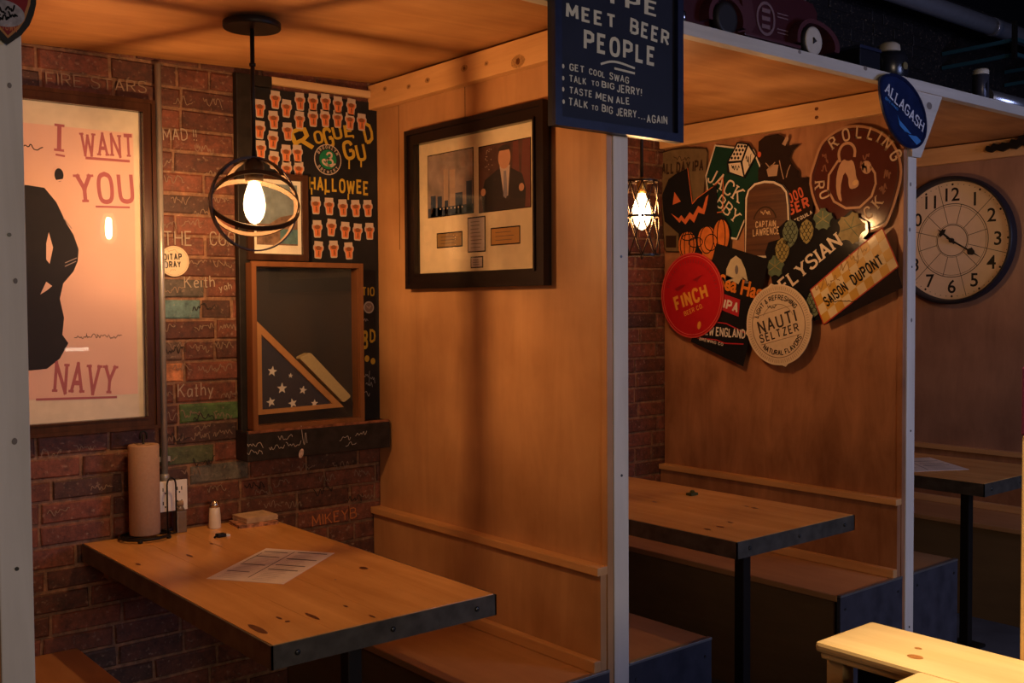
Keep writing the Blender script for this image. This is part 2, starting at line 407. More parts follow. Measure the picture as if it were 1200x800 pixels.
LEDGE = wood('honey_pine', (.62, .40, .17), (.82, .58, .28), 'y', across=15, along=1.4, rough=.35, blotch=.35)
LEDGEX = wood('honey_pine_return', (.62, .40, .17), (.82, .58, .28), 'x', across=15, along=1.4, rough=.35, blotch=.35)
SEATW = wood('bench_seat_wood', (.36, .16, .06), (.52, .26, .11), 'y', across=13, along=1.3, rough=.38, blotch=.5)
STUD = wood('weathered_stud', (.60, .55, .47), (.76, .71, .63), 'z', across=20, along=1.2, rough=.6, blotch=.4)
STUDX = wood('weathered_board', (.44, .41, .36), (.60, .56, .50), 'x', across=20, along=1.2, rough=.6, blotch=.4)
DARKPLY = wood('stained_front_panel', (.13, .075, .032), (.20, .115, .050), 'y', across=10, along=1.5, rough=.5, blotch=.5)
PAINT = P('black_painted_ply', .048, .048, .064, rough=.42, var=.3, scale=14)
STEEL = P('dark_steel', .12, .105, .085, rough=.42, metal=.6, var=.3, scale=22)
EDGE = P('bare_steel_edge', .32, .30, .28, rough=.4, metal=.8)
BLACKM = P('black_metal', .016, .013, .011, rough=.45, metal=.3)
BRONZE = P('bronze_strap', .040, .026, .017, rough=.4, metal=.35)
BLACKB = P('black_chalk_paint', .013, .012, .014, rough=.6, var=.4, scale=9)
GALV = P('painted_conduit', .42, .40, .37, rough=.35, metal=.5)
WHITEP = P('white_plastic', .72, .70, .66, rough=.4)
CREAM = P('cream_paper', .80, .72, .58, rough=.7)
KNOT = P('knot_wood', .13, .040, .012, rough=.4, var=.4, scale=160); KNOTL = P('pale_knot', .40, .21, .08, rough=.45, var=.3, scale=160)
SCREW = P('screw_head', .10, .10, .10, rough=.3, metal=.9)
GLASS = glass('pane_glass')

# ------------------------------------------------------------------ the room shell
mb = MB(); mb.box(-2.5, 8.5, -4.5, 3.277, -.08, 0)
FLOORM = P('dark_floor', .10, .10, .105, rough=.4, var=.3, scale=5)
tag(mb.build('floor', FLOORM), kind='structure')
mb = MB(); mb.box(-2.5, 8.5, -4.5, 3.4, 3.35, 3.43)
tag(mb.build('ceiling', P('dark_ceiling', .02, .02, .026, rough=.8)), kind='structure')

# brick wall, every brick modelled
mb = MB(); cols = []
COURSE, BL, JT = .0677, .213, .010
zo = (H - .650) % COURSE
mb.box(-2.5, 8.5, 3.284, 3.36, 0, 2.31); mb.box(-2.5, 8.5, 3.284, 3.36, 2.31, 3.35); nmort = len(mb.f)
painted = [((215, 355), (.10, .20, .22)), ((258, 473), (.07, .14, .04)), ((240, 525), (.085, .105, .045)), ((200, 433), (.56, .22, .09)), ((262, 545), (.14, .13, .11)),
           ((240, 523), (.085, .105, .045)), ((240, 331), (.085, .07, .06)), ((215, 405), (.13, .075, .055)), ((390, 605), (.19, .055, .03))]
painted = [(WALL.px(*p), c) for p, c in painted]
row = 0; z = zo - COURSE; bm = bmesh.new()
bricks = []
while z < 3.3:
    shift = (0, .5, .08, .55, -.04, .47)[row % 6] * BL + rnd.uniform(-.02, .02)
    x = -.6 + shift
    while x < 5.8:
        L = BL if rnd.random() > .14 else BL * .5
        x1 = x + L - JT; z0 = max(z + JT / 2, .001); z1 = z + COURSE - JT / 2
        if z1 > z0 + .01: bricks.append((x, x1, z0, z1))
        x += L
    z += COURSE; row += 1
for (x0, x1, z0, z1) in bricks:
    j = lambda a=.0022: rnd.uniform(-a, a)
    yo = 3.277 + rnd.uniform(-.002, .003); bv = .004
    n = len(mb.v)
    out = [(x0 + j(), z0 + j()), (x1 + j(), z0 + j()), (x1 + j(), z1 + j()), (x0 + j(), z1 + j())]
    inn = [(x0 + bv + j(), z0 + bv + j()), (x1 - bv + j(), z0 + bv + j()), (x1 - bv + j(), z1 - bv + j()), (x0 + bv + j(), z1 - bv + j())]
    for p in out: mb.v.append(Vector((p[0], 3.285, p[1])))
    for p in out: mb.v.append(Vector((p[0], yo + .003, p[1])))
    for p in inn: mb.v.append(Vector((p[0], yo + j(.001), p[1])))
    for a in range(4):
        b = (a + 1) % 4; mb.face(n + a, n + b, n + 4 + b, n + 4 + a); mb.face(n + 4 + a, n + 4 + b, n + 8 + b, n + 8 + a)
    mb.face(n + 8, n + 9, n + 10, n + 11)
    t = rnd.random()
    c = [.09 + .105 * t, .027 + .031 * t, .016 + .016 * t] if rnd.random() > .12 else [.07, .028, .02]
    if z0 > 2.30: c = [.012, .010, .012]          # above the booths the lack of light is put into the brick colour
    for (pp, pc) in painted:
        if x0 - .005 < pp[0] < x1 + .005 and z0 - .003 < pp[1] < z1 + .003: c = list(pc)
    cols.append(c)
m, nt, b = new_mat('old_brick'); N = nt.nodes.new; L = nt.links.new
at = N('ShaderNodeVertexColor'); at.layer_name = 'brick_colour'
tc = N('ShaderNodeTexCoord'); n1 = N('ShaderNodeTexNoise'); n1.inputs['Scale'].default_value = 38; n1.inputs['Detail'].default_value = 8; n1.inputs['Roughness'].default_value = .7
L(tc.outputs['Object'], n1.inputs['Vector'])
r1 = N('ShaderNodeValToRGB'); r1.color_ramp.elements[0].position = .30; r1.color_ramp.elements[0].color = (.32, .32, .34, 1); r1.color_ramp.elements[1].position = .72; r1.color_ramp.elements[1].color = (1.4, 1.35, 1.3, 1)
L(n1.outputs['Fac'], r1.inputs['Fac'])
mx = N('ShaderNodeMixRGB'); mx.blend_type = 'MULTIPLY'; mx.inputs['Fac'].default_value = 1; L(at.outputs['Color'], mx.inputs['Color1']); L(r1.outputs['Color'], mx.inputs['Color2'])
n2 = N('ShaderNodeTexNoise'); n2.inputs['Scale'].default_value = 75; n2.inputs['Detail'].default_value = 6
L(tc.outputs['Object'], n2.inputs['Vector'])
r2 = N('ShaderNodeValToRGB'); r2.color_ramp.elements[0].position = .60; r2.color_ramp.elements[0].color = (0, 0, 0, 1); r2.color_ramp.elements[1].position = .72; r2.color_ramp.elements[1].color = (.5, .5, .5, 1)
L(n2.outputs['Fac'], r2.inputs['Fac'])
m2 = N('ShaderNodeMixRGB'); L(r2.outputs['Color'], m2.inputs['Fac']); L(mx.outputs['Color'], m2.inputs['Color1']); m2.inputs['Color2'].default_value = (.34, .24, .17, 1)
L(m2.outputs['Color'], b.inputs['Base Color']); b.inputs['Roughness'].default_value = .62
bp = N('ShaderNodeBump'); bp.inputs['Strength'].default_value = .7; bp.inputs['Distance'].default_value = .004; L(n1.outputs['Fac'], bp.inputs['Height']); L(bp.outputs['Normal'], b.inputs['Normal'])
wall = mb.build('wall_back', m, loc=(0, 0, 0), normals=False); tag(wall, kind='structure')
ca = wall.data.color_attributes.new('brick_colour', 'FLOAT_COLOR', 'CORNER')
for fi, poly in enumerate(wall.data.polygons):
    c = ((.25, .125, .068) if fi < nmort // 2 else (.012, .010, .012)) if fi < nmort else cols[(fi - nmort) // 9]  # upper mortar coloured dark for the missing light as well
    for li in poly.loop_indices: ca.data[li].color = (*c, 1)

# graffiti on the bricks
W2 = wallp(3.2745)
GW = P('chalky_marker', .36, .29, .23, rough=.8); GO = P('orange_marker', .50, .16, .05, rough=.8); GD = P('dark_marker', .03, .025, .025, rough=.8)
GB = P('faded_white_marker', .25, .175, .13, rough=.8)
mb = MB()
tpx(mb, W2, 'MAD !!', (191, 164), (231, 164.5), 13, 0, wt=.09, jit=.05)
tpx(mb, W2, 'THE', (192, 287), (225, 287.5), 16, 0, wt=.1, jit=.03); tpx(mb, W2, 'COO', (246, 287), (276, 287), 15, 0, wt=.09, jit=.03)
tpx(mb, W2, 'Keith', (216, 337), (252, 336), 13, 0, wt=.1, jit=.03); tpx(mb, W2, 'yah', (257, 341), (272, 338), 8, 0, wt=.12)
tpx(mb, W2, 'Kathy', (208, 465), (250, 463), 15, 0, wt=.1, jit=.03)
a = mb.build('graffiti', GW, wall)
mb = MB(); tpx(mb, W2, 'FIRE STARS', (54, 99), (172, 109), 13, 0, wt=.09, jit=.05)
for c in ((205, 210), (212, 235), (238, 250), (225, 262), (232, 307), (262, 309), (205, 340), (210, 405), (235, 408), (262, 405), (262, 430), (200, 487), (225, 485), (262, 487), (205, 512), (235, 510), (262, 508), (330, 565), (360, 547), (400, 545), (345, 590), (425, 553), (192, 190), (250, 205), (258, 235), (196, 262), (258, 283), (195, 385), (240, 383), (268, 383), (215, 430), (245, 432), (192, 462), (270, 462), (240, 500), (196, 540), (225, 552), (255, 572), (320, 590), (385, 560), (310, 575), (430, 580), (60, 530), (100, 525), (120, 570), (70, 600), (240, 175), (215, 118), (250, 120)):
    scribble(mb, W2, W2.px(*c), .07, .032, 0, .0024)
mb.build('graffiti', GB, wall)
mb = MB(); tpx(mb, W2, 'MIKEYB', (366, 617), (418, 606), 12, 0, wt=.1, jit=.03)
mb.build('graffiti', GO, wall)
mb = MB()
for c in ((240, 360), (210, 512), (240, 487), (240, 540), (205, 410), (300, 568), (380, 575), (415, 585)): scribble(mb, W2, W2.px(*c), .08, .036, 0, .003)
mb.build('graffiti', GD, wall)

# ------------------------------------------------------------------ booth walls, roof
ZS, ZR0, ZR1 = .45, .711 + H, .809 + H
def partition(x, label, ply, posty=2.074, zt=.802 + H, post_only=False, gusset=False):
    """plywood booth wall from the brick to the aisle with a bare stud nailed on its end"""
    t = thing('booth_partition', label, 'partition', (x + .04, 2.6, 0), 'plywood partitions between the booths')
    m = MB()
    m.box(x, x + .012, 2.10, 3.274, 0, zt); m.box(x + .062, x + .074, 2.10, 3.274, 0, zt); m.box(x + .012, x + .062, 2.10, 3.274, 0, zt)
    m.build('panel', ply, t)
    m = MB(); m.box(x - .006, x + .017, posty + .004, 2.10, 0, zt, .002); m.build('edge_strip', PLY if x < 3 else PLYRED, t)
    m = MB(); m.box(x + .017, x + .076, posty, 2.10, 0, zt - .002, .003); m.build('post', STUD, t)
    for zz in (.25, 1.0, 1.62, 2.1):
        m = MB(); m.lathe((x + .047, posty, zz), [(.004, -.0012), (.004, .001)], 8, 'y'); m.build('screw', SCREW, t)
    m = MB(); m.box(x - .036, x - .0005, 2.10, 3.274, ZR0, min(ZR1, zt - .004), .003); m.build('rail', PINEY, t)
    if gusset:
        pl = wallp(posty - .001); m = MB()
        m.prism(pl, [(x + .017, .79 + H), (x + .235, .79 + H), (x + .080, .545 + H), (x + .017, .545 + H)], -.0005, .014); m.build('gusset', STUDX, t)
    return t
p0 = partition(.466, 'booth wall end with a pale stud under the red shield sign', PLY)
p1 = partition(2.066, 'tall plywood booth wall carrying the dark framed photographs', PLY)
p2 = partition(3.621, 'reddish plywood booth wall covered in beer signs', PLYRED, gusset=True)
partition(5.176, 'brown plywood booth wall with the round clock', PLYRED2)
# panel joints on the first partition
m = MB()
for x in (467, 545):
    y = -sidep(2.066).px(x, 118)[0]; m.box(2.0652, 2.0662, y - .001, y + .001, (H + .20) if x < 500 else (H + .55), ZR0)
m.build('panel_joint', P('joint_dark', .05, .028, .014), p1)  # thin dark lines for the seams

t = thing('booth_roof', 'long plywood roof over the booths with pale shelf edge', 'roof', (2.8, 2.6, 2.27))
m = MB(); n = 0
def slab(m, x0, x1, zl, zr, y0=2.112, y1=3.274, th=.022):
    n = len(m.v)
    for dz in (0, th):
        for (x, y, z) in ((x0, y0, zl), (x1, y0, zr), (x1, y1, zr), (x0, y1, zl)): m.v.append(Vector((x, y, z + dz)))
    for q in ((3, 2, 1, 0), (4, 5, 6, 7), (0, 1, 5, 4), (1, 2, 6, 5), (2, 3, 7, 6), (3, 0, 4, 7)): m.face(*[n + i for i in q])
slab(m, -.3, .50, .75 + H, .76 + H); m.build('soffit', PLYX, t)
m = MB(); slab(m, .50, 2.10, .762 + H, .812 + H); m.build('soffit', PLYX, t)
m = MB(); slab(m, 2.10, 3.66, .804 + H, .804 + H); m.build('soffit', PLYX, t)
m = MB(); slab(m, 3.66, 5.9, .804 + H, .804 + H); m.build('soffit', PLYX, t)
m = MB(); m.box(-.3, 5.9, 2.074, 2.112, .798 + H, .838 + H, .002); m.build('shelf_edge', STUDX, t)
m = MB(); m.box(-.3, 5.9, 2.112, 3.274, .8345 + H, .838 + H); m.build('shelf_top', P('dusty_roof_boards', .10, .09, .085, rough=.8), t)

def knot(parent, pl, x, y, a, b, mat=None):
    m = MB(); c = pl.px(x, y); m.flat(pl, [(c[0] + p[0] * rnd.uniform(.94, 1.06), c[1] + p[1] * rnd.uniform(.94, 1.06)) for p in ell((0, 0), a, b, 0, 14)], .0005); m.build('knot', mat or KNOT, parent)
RP = sidep(2.030)
for (x, y, a) in ((451, 104, .008), (479, 101.5, .008), (501, 94, .009), (544, 80, .011), (570, 74.5, .007), (607, 72, .020)):
    knot(p1, RP, x, y, a * 1.6, a, KNOTL); knot(p1, Plane((2.0298, 0, 0), (0, -1, 0), (0, 0, 1)), x, y, a * .5, a * .5)
RP = sidep(3.585)
for (x, y, a) in ((957, 127.5, .007), (957, 137.5, .007)): knot(p2, RP, x, y, a * 1.3, a)
knot(p2, wallp(2.0588), 1089, 124, .020, .014, P('grey_knot', .20, .17, .15))
for (x, y, a) in ((1014, 80, .008), (937, 61, .006)): knot(t, wallp(2.0738), x, y, a * 1.5, a, P('grey_knot', .20, .17, .15))
for (x, y, a) in ((11, 100, .004), (17, 517, .005), (18, 329, .004)): knot(p0, wallp(2.0738), x, y, a, a * 1.3, P('grey_knot', .20, .17, .15))
for (x, y) in ((1066, 269), (1068, 375), (1067, 216)): knot(p2, wallp(2.0738), x, y, .006, .008, P('grey_knot', .20, .17, .15))

# ------------------------------------------------------------------ benches
def bench(label, xs, xb, y0=2.09, y1=3.272):
    """box bench; xs = front edge of the seat, xb = face of the partition behind it"""
    s = 1 if xb > xs else -1
    lo, hi = min(xs, xb), max(xs, xb)
    t = thing('booth_bench', label, 'bench', ((xs + xb) / 2, 2.65, 0), 'built-in booth benches')
    m = MB(); a, b2 = sorted((xs, xb - s * (.03 if s > 0 else .001))); m.box(a, b2, y0, y1, ZS - .022, ZS, .003); m.build('seat', SEATW, t)
    if s > 0:
        m = MB(); a, b2 = sorted((xb - s * .030, xb - s * .0006)); m.box(a, b2, y0 - .008, y1, 0.02, .724); m.build('backrest', PLY if xs < 2.2 else PLYRED, t)
        m = MB(); a, b2 = sorted((xb - s * .044, xb - s * .0006)); m.box(a, b2, y0 - .011, y1, .7245, .748, .002); m.build('backrest_cap', TRIM, t)
        m = MB(); a, b2 = sorted((xb - s * .056, xb - s * .0305)); m.box(a, b2, y0 - .009, y1, ZS + .0005, ZS + .034, .003); m.build('batten', TRIM, t)
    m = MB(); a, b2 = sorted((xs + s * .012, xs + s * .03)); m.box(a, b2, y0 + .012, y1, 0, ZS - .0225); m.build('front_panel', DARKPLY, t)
    m = MB(); a, b2 = sorted((xs + s * .002, xb - s * .001)); m.box(a, b2, y0 - .014, y0 - .0005, 0, ZS - .005); m.build('end_panel', PAINT, t)
    m = MB(); m.box(a, b2, y0 - .0165, y0 - .0005, ZS - .0045, ZS + .0035, .001); m.build('steel_edging', EDGE, t)
    for xx, zz in ((a + .03, .40), (b2 - .03, .40), (a + .03, .12), (b2 - .03, .12)):
        e = MB(); e.lathe((xx, y0 - .0155, zz), [(.005, 0), (.005, .0016)], 10, 'y'); e.build('screw', SCREW, t)
    return t
bench('plywood bench seat between the poster wall and the stud with a shield sign', .975, .54)
bench('plywood bench below the dark framed photographs', 1.668, 2.066)
bench('plywood bench behind the middle stud, half hidden, black end panel', 2.511, 2.142)
bench('plywood bench in front of the beer sign wall, bluish end panel', 3.207, 3.621)
bench('bench beside the gusseted slim stud with a blue lit end panel', 4.04, 3.697)
bench('dim bench below the round clock', 4.77, 5.176)

# ------------------------------------------------------------------ tables
def table(label, x0, x1, y0=1.972, y1=3.262, zt=.769, th=.053, wood_m=TOPW, knots=()):
    t = thing('booth_table', label, 'table', ((x0 + x1) / 2, 2.6, 0), 'pine booth tables with steel edges')
    m = MB()
    k = 4; ww = (x1 - x0 - .008) / k
    for i in range(k): m.box(x0 + .004 + i * ww, x0 + .004 + (i + 1) * ww - .0006, y0 + .004, y1 - .004, zt - th + .004, zt, .0008)
    m.build('table_top', wood_m, t)
    m = MB(); z0, z1 = zt - th, zt - .0015
    m.box(x0 - .001, x1 + .001, y0, y0 + .0035, z0, z1); m.box(x0 - .001, x0 + .0035, y0, y1, z0, z1); m.box(x1 - .0035, x1 + .001, y0, y1, z0, z1)
    m.build('steel_band', STEEL, t)
    for xx in (x0 + .06, (x0 + x1) / 2, x1 - .06):
        m = MB(); m.lathe((xx, y0 - .002, zt - th / 2), [(.0065, .002), (.0065, 0), (.003, -.0016)], 10, 'y'); m.build('screw', SCREW, t)
    yy = 2.195; xm = (x0 + x1) / 2
    m = MB(); m.box(xm - .0195, xm + .0195, yy - .0195, yy + .0195, .014, zt - th - .006, .004); leg = m.build('leg', BLACKM, t)
    m = MB(); m.box(xm - .06, xm + .06, yy - .06, yy + .06, 0, .0135, .004); m.build('foot_plate', BLACKM, leg)
    m = MB(); m.box(xm - .09, xm + .09, yy - .09, yy + .09, zt - th - .0055, zt - th + .003); m.build('mount_plate', BLACKM, leg)
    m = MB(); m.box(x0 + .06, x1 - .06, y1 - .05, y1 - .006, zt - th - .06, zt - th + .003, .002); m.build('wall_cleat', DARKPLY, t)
    pl = topp(zt)
    for (u, v, a, b) in knots:
        m = MB(); c = pl.px(u, v); m.flat(pl, [(c[0] + x * a * rnd.uniform(.94, 1.06), c[1] + y * b * rnd.uniform(.94, 1.06)) for x, y in ell((0, 0), 1, 1, 0, 14)], .0004); m.build('knot', KNOT, t)
    return t
table('pine table with steel band, laid with salt shaker, paper towels and a menu', .993, 1.600, 2.006, knots=((426, 665.5, .010, .016), (366, 722, .006, .034), (337, 728, .006, .007), (302, 737, .010, .045), (405, 710, .004, .010), (436, 722, .004, .014), (327, 724, .004, .014), (222, 651, .005, .022), (162, 661, .005, .016), (393, 679, .003, .004), (248, 637, .004, .012)))
table('bare pine table beneath the beer sign wall', 2.50, 3.128, 1.97, knots=((767, 588, .006, .012), (875, 593, .006, .010), (884, 595, .008, .014), (829, 620, .008, .014), (844, 617, .008, .016), (856, 612, .006, .012)))
table('dim pine table under the clock with a menu on it', 4.04, 4.65, 1.97)

# lit pine ledge across the aisle
t = thing('pine_ledge', 'brightly lit honey pine ledge with an L shaped return', 'ledge', (2.0, .8, 0))
m = MB(); m.box(1.886, 2.104, -.2, 1.281, .747, .769, .008); m.build('ledge_board', LEDGE, t)
m = MB(); m.box(1.2, 1.8855, .80, 1.045, .747, .769, .008); m.build('return_board', LEDGEX, t)
m = MB(); m.box(1.893, 2.097, -.2, 1.272, .733, .7468, .005); m.build('moulding', LEDGE, t)
for (x, y, a, b2) in ((1072.5, 769.5, .013, .016), (1076, 759.5, .006, .008)): knot(t, topp(.769), x, y, a, b2, P('honey_knot', .36, .14, .035, var=.3, scale=150))
m = MB(); m.box(1.905, 1.945, 1.225, 1.265, 0, .7328, .003); m.build('leg', LEDGE, t)
m = MB(); m.box(2.05, 2.09, 1.225, 1.265, 0, .7328, .003); m.build('leg', LEDGE, t)
m = MB(); m.box(1.955, 2.049, -.2, 1.222, .0, .7325); m.build('gap_filler', P('under_ledge_black', .02, .02, .024), t)  # black box filling the gap, its shade put into the colour
m = MB(); m.box(1.22, 1.88, .86, .99, 0, .7468); m.build('return_wall', P('under_ledge_black', .02, .02, .024), t)
q = topp(.7).px(1197, 740)
t = thing('newel_post', 'slim wooden post with a maroon cap beside the brightly lit ledge', 'post', (1.98, .76, .769))
m = MB(); m.box(2.106, 2.15, .905, .952, 0, 1.218, .003); m.build('post_shaft', LEDGE, t)
m = MB(); m.box(2.1045, 2.1515, .9035, .9535, 1.2185, 1.356, .004); m.build('maroon_cap', P('maroon_paint', .10, .012, .045), t)
t.location = (2.128, .928, 0)
for ch in t.children: ch.data.transform(Matrix.Translation(Vector((1.98, .76, .769)) - t.location))

# ------------------------------------------------------------------ pendant lamps
def bulb(parent, c, r=.030, L=.125, st=BULB_STRENGTH, shape='st'):
    m = MB()
    if shape == 'st': prof = [(.010, .5), (.014, .44), (.020, .30), (.027, .12), (r, -.06), (.029, -.20), (.023, -.35), (.013, -.46), (.003, -.5)]
    else: prof = [(.012, .5), (.016, .38), (.028, .2), (.034, 0), (.034, -.15), (.028, -.32), (.016, -.45), (.003, -.5)]
    m.lathe(c, [(a, z * L) for a, z in prof], 20)
    b = m.build('bulb', frosted('glowing_bulb_glass', (1, .66, .36), 2.2), parent)
    m = MB(); m.lathe(c, [(.004, .036), (.010, .026), (.0115, 0), (.010, -.030), (.004, -.040)], 14); m.build('filament', emis('glowing_filament_' + shape, BULB_COLOR, st), b)
t = thing('globe_pendant', 'strap globe pendant with glowing bulb over the table with the paper towels', 'pendant lamp', (1.288, 2.664, 1.60))
cx, cy = 1.286, 2.664; zc = H + .2815
m = MB(); m.lathe((cx, cy, H + .757), [(.076, 0), (.078, .004), (.078, .016), (.070, .021)], 32); m.build('canopy', BLACKM, t)
m = MB(); m.tube([(cx, cy, H + .757), (cx, cy, H + .40)], .006, 10); m.lathe((cx, cy, H + .66), [(.006, -.005), (.009, -.004), (.009, .004), (.006, .005)], 10); m.build('rod', BLACKM, t)
m = MB(); m.lathe((cx, cy, H + .345), [(.019, -.004), (.024, 0), (.027, .02), (.027, .045), (.016, .06), (.007, .064)], 24); m.build('socket', BRONZE, t)
bulb(t, (cx, cy, H + .289))
ax = Vector((cx, cy, 0)).normalized(); side = Vector((ax.y, -ax.x, 0))
def rotv(v, k, a): return Matrix.Rotation(math.radians(a), 3, k) @ v
R0 = .1275
m = MB(); m.hoop((cx, cy, zc), rotv(ax, Vector((0, 0, 1)), 27), R0 + .002, .016, .004); m.build('strap', BRONZE, t)
za = rotv(Vector((0, 0, 1)), side, 36)
m = MB(); m.hoop((cx, cy, zc), rotv(za, ax, 8), R0 - .004, .015, .003); m.build('strap', BRONZE, t)
zb = rotv(Vector((0, 0, 1)), side, -41)
m = MB(); m.hoop((cx, cy, zc), rotv(zb, ax, -3), R0 - .008, .015, .003); m.build('strap', BRONZE, t)
for dr in (3, 112):          # bent cross straps that carry the rings
    d = math.radians(dr); m = MB(); m.hoop((cx, cy, zc), (-math.sin(d), math.cos(d), 0), R0 - .002, .016, .003, 24, -math.pi / 2 - .95, -math.pi / 2 + .95); m.build('top_strap', BRONZE, t)

def cage_pendant(label, cx, cy, st, tag_):
    t = thing('cage_pendant', label, 'pendant lamp', (cx, cy, 1.66), 'cage pendants in the booths')
    m = MB(); m.lathe((cx, cy, H + .782), [(.06, 0), (.062, .004), (.062, .016), (.05, .022)], 28); m.build('canopy', BLACKM, t)
    m = MB(); m.tube([(cx, cy, H + .785), (cx, cy, H + .455)], .006, 8); m.build('rod', BLACKM, t)
    m = MB(); m.lathe((cx, cy, H + .43), [(.016, -.02), (.019, 0), (.019, .025), (.008, .04)], 18); m.build('socket', P('brass', .45, .28, .08, rough=.3, metal=.9), t)
    zt, zm, zb_ = H + .454, H + .325, H + .182; rt_, rb_ = .060, .066
    m = MB()
    for zz, rr in ((zt, rt_), (zm, .063), (zb_, rb_)): m.hoop((cx, cy, zz), (0, 0, 1), rr, .008, .003, 40)
    for k in range(3):
        a = k * math.pi / 3; m.tube([(cx + rt_ * math.cos(a), cy + rt_ * math.sin(a), zt), (cx - rt_ * math.cos(a), cy - rt_ * math.sin(a), zt)], .0022, 6)
    m.build('cage_ring', BRONZE, t)
    m = MB(); K = 8
    for (z0, r0, z1, r1) in ((zt, rt_, zm, .063), (zm, .063, zb_, rb_)):
        for k in range(K):
            for sgn in (1, -1):
                a0 = 2 * math.pi * k / K; a1 = a0 + sgn * 2 * math.pi / K
                m.tube([(cx + (r0 + (r1 - r0) * q) * math.cos(a0 + (a1 - a0) * q), cy + (r0 + (r1 - r0) * q) * math.sin(a0 + (a1 - a0) * q), z0 + (z1 - z0) * q) for q in (0, .25, .5, .75, 1)], .0022, 6)
    m.build('lattice', BRONZE, t)
    m = MB(); m.lathe((cx, cy, zb_), [(.0025, -.016), (.005, -.012), (.005, -.004), (.0025, 0)], 10); m.tube([(cx - rb_, cy, zb_), (cx + rb_, cy, zb_)], .0022, 6); m.build('finial', BRONZE, t)
    bulb(t, (cx, cy, H + .345), L=.14, st=st, shape=tag_)
cage_pendant('small lattice cage pendant glowing beside the middle stud', 2.84, 2.68, BULB_STRENGTH * .72, 'a')
cage_pendant('dim lattice cage pendant added unseen in the clock booth to light the dial', 4.40, 2.68, BULB_STRENGTH * .16, 'a_dim')  # unseen pendant, added to cast warm light on the clock dial

# lamp added across the room, unseen but for its reflection in the poster glass
t = thing('reflection_lamp', 'slim linear lamp added across the room for its reflection', 'lamp', (2.885, -3.0, 1.10))
m = MB(); m.box(2.785, 2.985, -3.03, -2.97, 1.135, 1.165, .004); m.build('housing', BLACKM, t)
m = MB(); m.box(2.79, 2.98, -3.026, -2.974, 1.105, 1.1345, .006); m.build('tube_light', emis('tube_glow', (1, .86, .66), 14), t)
m = MB(); m.tube([(2.82, -3.0, 1.165), (2.82, -3.0, 3.35)], .002, 6); m.build('cord', BLACKM, t); m = MB(); m.tube([(2.95, -3.0, 1.165), (2.95, -3.0, 3.35)], .002, 6); m.build('cord', BLACKM, t)

# ------------------------------------------------------------------ poster behind glass
t = thing('framed_poster', 'large glazed pink lettered poster in a dark wood frame beside the pale stud', 'poster', (.86, 3.25, H - .39))
FRAMEM = wood('dark_walnut_frame', (.030, .012, .007), (.075, .030, .016), 'z', rough=.22, spec=.35)
PX0, PX1, PZ0, PZ1 = .495, 1.193, H - .342, H + .606
pl = wallp(3.262)
m = MB(); m.prism(pl, [(PX0, PZ0), (PX1, PZ0), (PX1, PZ1), (PX0, PZ1)], -.004, 0); m.build('mat_board', P('cream_mat', .70, .62, .50, rough=.8), t)
m = MB(); m.prism(pl, [(PX0 + .03, PZ0 + .072), (PX1 - .022, PZ0 + .072), (PX1 - .022, PZ1 - .066), (PX0 + .03, PZ1 - .066)], .0002, .0008); sheet = m.build('poster_sheet', P('faded_pink_paper', .74, .49, .41, rough=.8, scale=6), t)
LET = P('faded_red_ink', .40, .13, .15, rough=.8); FIG = P('navy_ink', .022, .022, .03, rough=.8); hh = .0012
m = MB()
tpx(m, pl, 'I', (66.5, 177), (71.5, 177.6), 32, hh, wt=.16, serif=.19)
tpx(m, pl, 'WANT', (95, 181), (157, 184), 25, hh, wt=.17, serif=.15); tpx(m, pl, 'YOU', (90, 237), (158, 236), 32, hh, wt=.17, serif=.15)
tpx(m, pl, 'NAVY', (62, 459), (135, 461), 33, hh, wt=.17, serif=.15)
for a, b, w_ in (((100, 185), (152, 189), .008), ((112, 242), (152, 243), .006), ((65, 181), (76, 183), .006), ((42, 468), (137, 465), .007)):
    for p in stroke(pl.pxs(a, b), w_): m.flat(pl, p, hh)
m.build('red_lettering', LET, sheet)
m = MB()   # a plain dark standing shape in place of the printed figure
fig = [(20, 216), (33, 217), (52, 220), (66, 237), (78, 262), (86, 275), (92, 292), (91, 306), (86, 318), (74, 332), (70, 350), (75, 372), (73, 392), (80, 402), (70, 420), (55, 432), (36, 434), (10, 432), (8, 300)]
m.flat(pl, pl.pxs(*fig), hh)
m.flat(pl, ell(pl.px(69, 205), .013, .020, 0, 20), hh)
m.build('dark_figure', FIG, sheet)
m = MB(); m.flat(pl, pl.pxs((57, 272), (62, 290), (58, 309), (54, 304), (54, 285)), hh + .0004); m.flat(pl, pl.pxs((47, 345), (54, 330), (61, 335), (55, 340)), hh + .0004); m.flat(pl, pl.pxs((60, 212), (77, 209), (77, 211), (60, 214)), hh + .0004)
m.build('pale_gap', P('faded_pink_paper', .72, .44, .38), sheet)
m = MB()
for a, b in (((74, 255), (84, 268)), ((76, 308), (90, 302)), ((76, 312), (89, 306))):
    for p in stroke(pl.pxs(a, b), .0025): m.flat(pl, p, hh + .0004)
m.build('cuff_stripe', P('grey_ink', .3, .24, .24), sheet)
m = MB()
for cxp in (95, 108, 121, 136): scribble(m, pl, pl.px(cxp, 394), .040, .018, hh, .0018, 4)
scribble(m, pl, pl.px(40, 172), .06, .022, hh, .003, 3)
m.build('ink_scrawl', FIG, sheet)
m = MB(); o = [(PX0, PZ0), (PX1, PZ0), (PX1, PZ1), (PX0, PZ1)]
def rect(a, b, c, d): return [(a, c), (b, c), (b, d), (a, d)]
